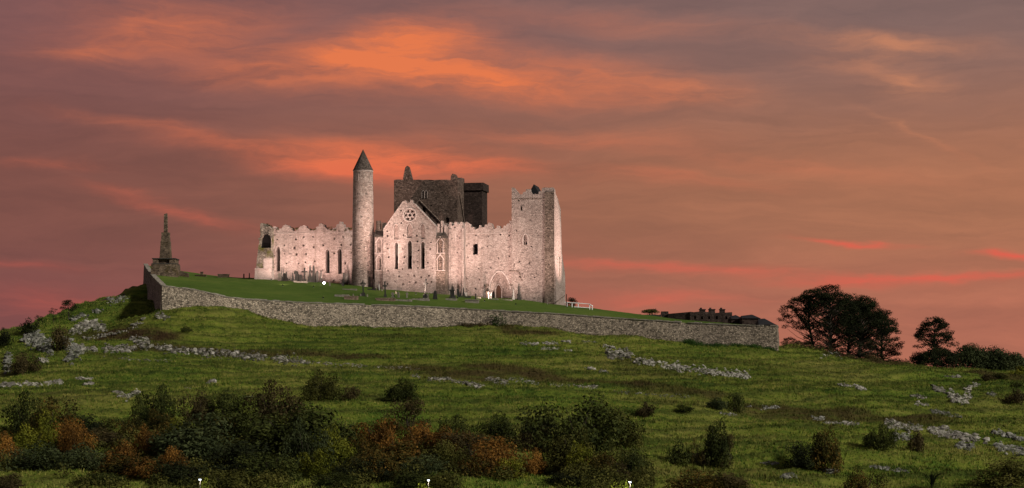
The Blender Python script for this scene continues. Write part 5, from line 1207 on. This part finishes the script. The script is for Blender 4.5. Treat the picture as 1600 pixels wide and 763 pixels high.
# trees
def tree(px, D, rbase, crown, trunk_w, col, lab, n=34, seed=1, leaf=.16, per=95, pad=(1.5, .55), lean=0, name='tree', group=None, low=.35, cat='tree'):
    """crown: (col0, col1, row_top, row_bottom) at distance D"""
    r = random.Random(seed); X = (px-CX)/F*D; base = Vector((X, D, (HY-rbase)/F*D)); c0, c1, rt0, rb0 = crown
    cx = ((c0+c1)/2-CX)/F*D-X; rx_ = (c1-c0)/2/F*D; zt_ = (HY-rt0)/F*D-base.z; zb_ = (HY-rb0)/F*D-base.z
    root = thing(name, base, lab, cat, group); cl = []; lm = MB(); hh = zt_-zb_
    fork = max(.6, zb_+hh*.12)
    tk = MB(); tp = [Vector((0, 0, -1)), Vector((lean*.3, 0, fork*.6)), Vector((lean*.6+cx*.3, 0, fork+hh*.25)), Vector((cx*.7, 0, zb_+hh*.75))]
    tk.tube(tp, [trunk_w*1.2, trunk_w*.9, trunk_w*.6, trunk_w*.2], 8)
    for i in range(n):
        f = (i+.5)/n; th = i*2.39996+r.uniform(-.3, .3); q = math.sqrt(f)*r.uniform(.85, 1.08)
        z = zb_+hh*(.18+.82*math.sqrt(max(0, 1-min(1, q*q)*.93)))*r.uniform(low+.45, 1.0) if r.random() < .72 else zb_+hh*r.uniform(.0, .6)
        x = cx+rx_*q*math.cos(th)*.9; y_ = rx_*.75*q*math.sin(th)
        s = r.uniform(.7, 1.2); cl.append(((x, y_, min(z, zt_-.3)), (pad[0]*s, pad[0]*s, pad[1]*s)))
        e = Vector((x, y_, z-.2)); za = max(tp[1].z, min(tp[3].z, z-.55*math.hypot(x, y_)-r.uniform(0, 1))); t0 = (za-tp[1].z)/(tp[3].z-tp[1].z+1e-6); a = tp[1].lerp(tp[2], t0*2) if t0 < .5 else tp[2].lerp(tp[3], t0*2-1); m_ = a.lerp(e, .55)+Vector((0, 0, -.12*(e-a).length+.3)) 
        e = a.lerp(e, .93); lm.tube([a, m_, e], [trunk_w*.28, trunk_w*.14, .02], 5)
    tk.build('trunk', MBARK, root); lm.build('limbs', MBARK, root)
    f = bpy.data.objects.new('crown', leafmesh('crown', cl, per, leaf, seed+500)); C.objects.link(f); f.parent = root; f.material_slots[0].link = 'OBJECT'; f.material_slots[0].material = LEAF[col]
    return root
G1 = 'spreading trees on the ridge right of the wall'
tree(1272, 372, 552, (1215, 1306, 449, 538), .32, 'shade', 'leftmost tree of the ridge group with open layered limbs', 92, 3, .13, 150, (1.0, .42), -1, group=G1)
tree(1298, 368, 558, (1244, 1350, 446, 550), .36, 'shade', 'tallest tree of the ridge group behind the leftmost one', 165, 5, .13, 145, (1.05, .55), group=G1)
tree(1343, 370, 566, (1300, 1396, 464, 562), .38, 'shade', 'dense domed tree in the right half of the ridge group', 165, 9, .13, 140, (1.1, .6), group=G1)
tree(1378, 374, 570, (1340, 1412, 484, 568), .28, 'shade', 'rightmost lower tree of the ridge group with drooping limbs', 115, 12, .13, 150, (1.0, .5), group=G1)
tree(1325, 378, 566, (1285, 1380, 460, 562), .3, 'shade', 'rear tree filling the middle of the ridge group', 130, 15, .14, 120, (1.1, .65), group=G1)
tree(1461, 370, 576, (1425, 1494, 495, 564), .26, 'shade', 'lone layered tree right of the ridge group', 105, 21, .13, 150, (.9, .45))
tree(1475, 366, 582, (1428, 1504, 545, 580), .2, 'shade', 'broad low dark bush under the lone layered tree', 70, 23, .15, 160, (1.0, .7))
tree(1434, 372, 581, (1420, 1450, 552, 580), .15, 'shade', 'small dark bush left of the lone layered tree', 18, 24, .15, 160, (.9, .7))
bush(1594, 0, 571, 30, 'yellow', 'bright green bush at the right edge on the skyline', D=346)
G2 = 'far trees beyond the ridge at right'
for i, (a, b_, r0, lab) in enumerate([(1492, 1532, 544, 'leftmost far bluish tree'), (1518, 1552, 549, 'second far bluish tree from the left'), (1538, 1576, 551, 'third far bluish tree from the left'), (1558, 1586, 556, 'fourth far bluish tree from the left'), (1572, 1600, 557, 'rightmost far bluish tree')]):
    tree((a+b_)/2, 620, 650, (a-2, b_+2, r0-3, 600), .5, 'grey', lab+' beyond the ridge', 44, 60+i, .34, 30, (2.4, 1.8), group=G2)
G3 = 'small trees on the left skyline'
tree(107, 362, 500, (92, 123, 468, 497), .1, 'shade', 'rounded small tree on the left skyline', 20, 31, .10, 260, (.6, .3), group=G3)
tree(84, 356, 508, (75, 93, 480, 503), .07, 'shade', 'thin small tree left of the rounded skyline tree', 10, 33, .09, 260, (.4, .22), group=G3)
tree(60, 352, 516, (54, 68, 489, 510), .07, 'shade', 'spindly small tree rising from the left skyline bush', 9, 34, .09, 260, (.4, .3), group=G3)
tree(1015, 398, 492, (1002, 1029, 483.5, 492), .1, 'olive', 'low round bush on the skyline left of the gate pier', 14, 37, .12, 220, (.7, .35), name='bush', cat='bush')
tree(893, 412, 480, (885, 901, 465, 479), .1, 'shade', 'dark bush behind the white railing', 12, 38, .12, 220, (.6, .45), name='bush', cat='bush')
# thin bird-topped pole on the skyline
p = W(1023, 488, 398); k = MB(); k.tube([(0, 0, -.5), (0, 0, .45)], [.03, .03], 5); k.tube([(-.28, 0, .75), (-.1, 0, .55), (.12, 0, .5), (.25, 0, .8)], [.03, .1, .1, .03], 6)
o = k.build('perched_bird', MINT); o.location = p; tag(o, 'small black bird perched above the skyline bush', 'bird')

for nm_, cl_, par_ in LATER:
    o = bpy.data.objects.new(nm_, leafmesh(nm_, cl_, 900, .07, 321)); C.objects.link(o); o.parent = par_; o.material_slots[0].link = 'OBJECT'; o.material_slots[0].material = LEAF['olive']; o['kind'] = 'stuff'
# ivy on the wall, scrub along its foot
def scrub(px0, px1, r0, r1, D, n, col, lab, nm, size=.09, per=300, dy=.5):
    cl = []; q = W((px0+px1)/2, (r0+r1)/2, D)
    for i in range(n):
        w_ = W(random.uniform(px0, px1), random.uniform(r0, r1), D+random.uniform(-dy, dy)); s = random.uniform(.3, .6); v = w_-q; cl.append(((v.x, v.y, v.z), (s, s*.7, s*.7)))
    o = bpy.data.objects.new(nm, leafmesh(nm, cl, per, size, int(px0))); C.objects.link(o); o.location = q; o.material_slots[0].link = 'OBJECT'; o.material_slots[0].material = LEAF[col]
    return tag(o, lab, 'plant')
scrub(766, 789, 490, 514, 359.2, 34, 'ivy', 'green ivy patch hanging over the long wall near its middle', 'ivy', dy=.2)
def foot(px0, px1, col, lab, hgt=6, n=40, off=2):
    cl = []; q = None
    for i in range(n):
        px = random.uniform(px0, px1); D = interp(px, WT, 3)-random.uniform(.5, off); X = (px-CX)/F*D; zz = gz(X, D); v = Vector((X, D, zz+random.uniform(0, .8)*hgt/F*D*.6))
        if q is None: q = v.copy()
        v = v-q; s = random.uniform(.25, .6)*hgt/6; cl.append(((v.x, v.y, v.z), (s, s, s*.7)))
    o = bpy.data.objects.new('wall_foot_scrub', leafmesh('scrub', cl, 260, .09, int(px0))); C.objects.link(o); o.location = q; o.material_slots[0].link = 'OBJECT'; o.material_slots[0].material = LEAF[col]
    return tag(o, lab, 'scrub', 'scrub along the wall foot')
foot(715, 765, 'brown', 'brown scrub at the wall foot left of the ivy', 7, 46, 3); foot(785, 815, 'olive', 'olive scrub at the wall foot right of the ivy', 6, 30, 3)
foot(1070, 1130, 'ivy', 'dark green scrub at the wall foot left of its crack', 9, 70, 3.5); foot(1130, 1212, 'ivy', 'dark green scrub under the right corner of the wall', 7, 80, 3.5)
foot(560, 700, 'brown', 'thin brown scrub along the middle of the wall foot', 4, 60, 1.5); foot(400, 540, 'olive', 'thin olive scrub along the left part of the wall foot', 4, 60, 1.5); foot(860, 1060, 'olive', 'thin scrub along the wall foot right of the ivy', 4, 70, 1.5)
cl = []
q = hit(1250, 538)
for i in range(150):
    px = random.uniform(1218, 1420); r_ = float(np.interp(px, [1218, 1300, 1350, 1420], [531, 553, 563, 572])); D = 360+random.uniform(-5, 9); X = (px-CX)/F*D; v = Vector((X, D, gz(X, D)+random.uniform(.1, .7)))-q; s = random.uniform(.35, .8); cl.append((tuple(v), (s, s, s*.7)))
o = bpy.data.objects.new('bracken', leafmesh('bracken', cl, 200, .11, 991)); C.objects.link(o); o.location = q; o.material_slots[0].link = 'OBJECT'; o.material_slots[0].material = LEAF['brown']; tag(o, kind='stuff', label='brown bracken along the ridge under the tree group', cat='bracken')

cl = []; q = W(400, 720, 195); q.z = gz(q.x, q.y)
for i in range(520):
    px = random.choice([random.uniform(-10, 850), random.uniform(120, 600), random.uniform(840, 1010)]); D = random.uniform(168, 224)
    if px < 115 and D < 186: continue
    if 800 < px < 880 and D < 195: continue
    if px > 850 and D > 205: continue
    X = (px-CX)/F*D; s = random.uniform(.6, 1.25); v = Vector((X, D, gz(X, D)+s*.6))-q; cl.append(((v.x, v.y, v.z), (s*1.1, s*1.1, s)))
o = bpy.data.objects.new('undergrowth', leafmesh('undergrowth', cl, 150, .15, 77)); C.objects.link(o); o.location = q; o.material_slots[0].link = 'OBJECT'; o.material_slots[0].material = LEAF['olive']; tag(o, kind='stuff', label='dark bramble undergrowth filling the thicket', cat='undergrowth')
# small growth lit by the lamps
bush(322, 0, 748, 34, 'yellow', 'lamp lit green shrub behind the first street lamp', D=152.6, vs=BS, group='trees and bushes of the lower thicket')
bush(655, 0, 754, 50, 'yellow', 'lamp lit green shrub left of the second street lamp', D=152.6, vs=BS, group='trees and bushes of the lower thicket')
bush(976, 0, 750, 60, 'yellow', 'lamp lit green shrub beside the third street lamp', D=154, vs=BS, group='trees and bushes of the lower thicket')
# wooden rail on left skyline
p = hit(166, 474); D = 380
k = thing('wooden_handrail', W(166, 474, D), 'dark wooden handrail on the left skyline between small tree and wall', 'railing')
for px, ra_, rb2 in ((152, 473, 478), (172, 463, 474)): v = W(px, rb2, D)-k.location; MB().box(v.x-.08, v.x+.08, -.06, .06, v.z-.8, v.z+(rb2-ra_)/F*D).build('post', MTIM, k)
a = W(150, 473.5, D)-k.location; b_ = W(172, 465.5, D)-k.location; c = W(184, 466.5, D)-k.location
MB().tube([tuple(a), tuple(b_)], [.12, .12], 5).build('rail', MTIM, k); MB().tube([tuple(b_), tuple(c)], [.1, .1], 5).build('rail', MTIM, k)

# ------------------------------------------------------------------ street lamps at the bottom
for (px, row, D, lab, e) in ((313, 747, 150, 'lit street lamp at the bottom edge under the large grey green tree', 300), (670, 748, 150, 'lit street lamp at the bottom edge below the central orange bushes', 300), (985, 751, 152, 'lit street lamp at the bottom edge right of the wide tree', 320)):
    X = (px-CX)/F*D; g0 = gz(X, D); zt_ = (HY-row)/F*D; t = thing('street_lamp', (X, D, g0), lab, 'street lamp', 'street lamps at the foot of the hill'); h = zt_-g0
    MB().tube([(0, 0, -.3), (0, 0, h-.12)], [.035, .025], 8).build('pole', MVIC, t)
    MB().box(-.12, .07, -.07, .07, h-.08, h+.01, .02, .02).build('lamp_head', MVIC, t);     MB().box(-.11, .06, -.065, .05, h-.18, h-.081).build('diffuser', MLAMP, t)
    L = bpy.data.lights.new('lamp_bulb', 'POINT'); L.energy = e; L.color = (.92, 1.0, .82); L.shadow_soft_size = .04; lo = bpy.data.objects.new('lamp_bulb', L); C.objects.link(lo); lo.parent = t; lo.location = (-.17, 0, h-.24)

# ------------------------------------------------------------------ grass tufts
def tufts(n, fn, lo_px, hi_px, d0, d1, keep, hmin, hmax, name, m, seed):
    r = np.random.default_rng(seed); px = r.uniform(lo_px, hi_px, n); D = np.sqrt(r.uniform(d0**2, d1**2, n)); x = (px-CX)/F*D; k = keep(px, D, x)
    x, D = x[k], D[k]; n = len(x); z = fn(x, D); B3 = 3
    br_ = brown(x, D); hgt = r.uniform(hmin, hmax, n)*(1+br_*.5)*(.6+.9*vnoise(x, D, .2, 77)); V_ = np.empty((n, B3, 3, 3)); 
    for b_ in range(B3):
        a = r.uniform(0, 6.283, n); w_ = .03+.045*r.random(n); ox = r.normal(0, .12, n); oy = r.normal(0, .12, n); lx = r.normal(0, .3, n)*hgt; ly = r.normal(0, .3, n)*hgt
        V_[:, b_, 0] = np.stack([x+ox-np.cos(a)*w_, D+oy-np.sin(a)*w_, z-.05], -1); V_[:, b_, 1] = np.stack([x+ox+np.cos(a)*w_, D+oy+np.sin(a)*w_, z-.05], -1); V_[:, b_, 2] = np.stack([x+ox+lx, D+oy+ly, z+hgt*r.uniform(.7, 1.1, n)], -1)
    v = V_.reshape(-1, 3); nf = n*B3; me = bpy.data.meshes.new(name); me.vertices.add(3*nf); me.vertices.foreach_set('co', v.astype(np.float32).ravel()); me.loops.add(3*nf); me.loops.foreach_set('vertex_index', np.arange(3*nf, dtype=np.int32))
    me.polygons.add(nf); me.polygons.foreach_set('loop_start', np.arange(0, 3*nf, 3, dtype=np.int32)); me.polygons.foreach_set('loop_total', np.full(nf, 3, np.int32))
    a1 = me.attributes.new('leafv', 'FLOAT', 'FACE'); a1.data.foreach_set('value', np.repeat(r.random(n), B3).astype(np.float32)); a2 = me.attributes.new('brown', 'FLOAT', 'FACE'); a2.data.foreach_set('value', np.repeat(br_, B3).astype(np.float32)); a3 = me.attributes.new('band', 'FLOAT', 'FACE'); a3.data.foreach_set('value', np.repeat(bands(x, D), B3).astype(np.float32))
    me.update(); me.validate(); me.materials.append(m); o = bpy.data.objects.new(name, me); C.objects.link(o); return tag(o, kind='stuff')
wpx_ = [t[0] for t in WT]; wd_ = [t[3] for t in WT]
def keep(px, D, x):
    inside = (px > 225) & (px < 1216) & (D > np.interp(px, wpx_, wd_)-.3); return ~inside
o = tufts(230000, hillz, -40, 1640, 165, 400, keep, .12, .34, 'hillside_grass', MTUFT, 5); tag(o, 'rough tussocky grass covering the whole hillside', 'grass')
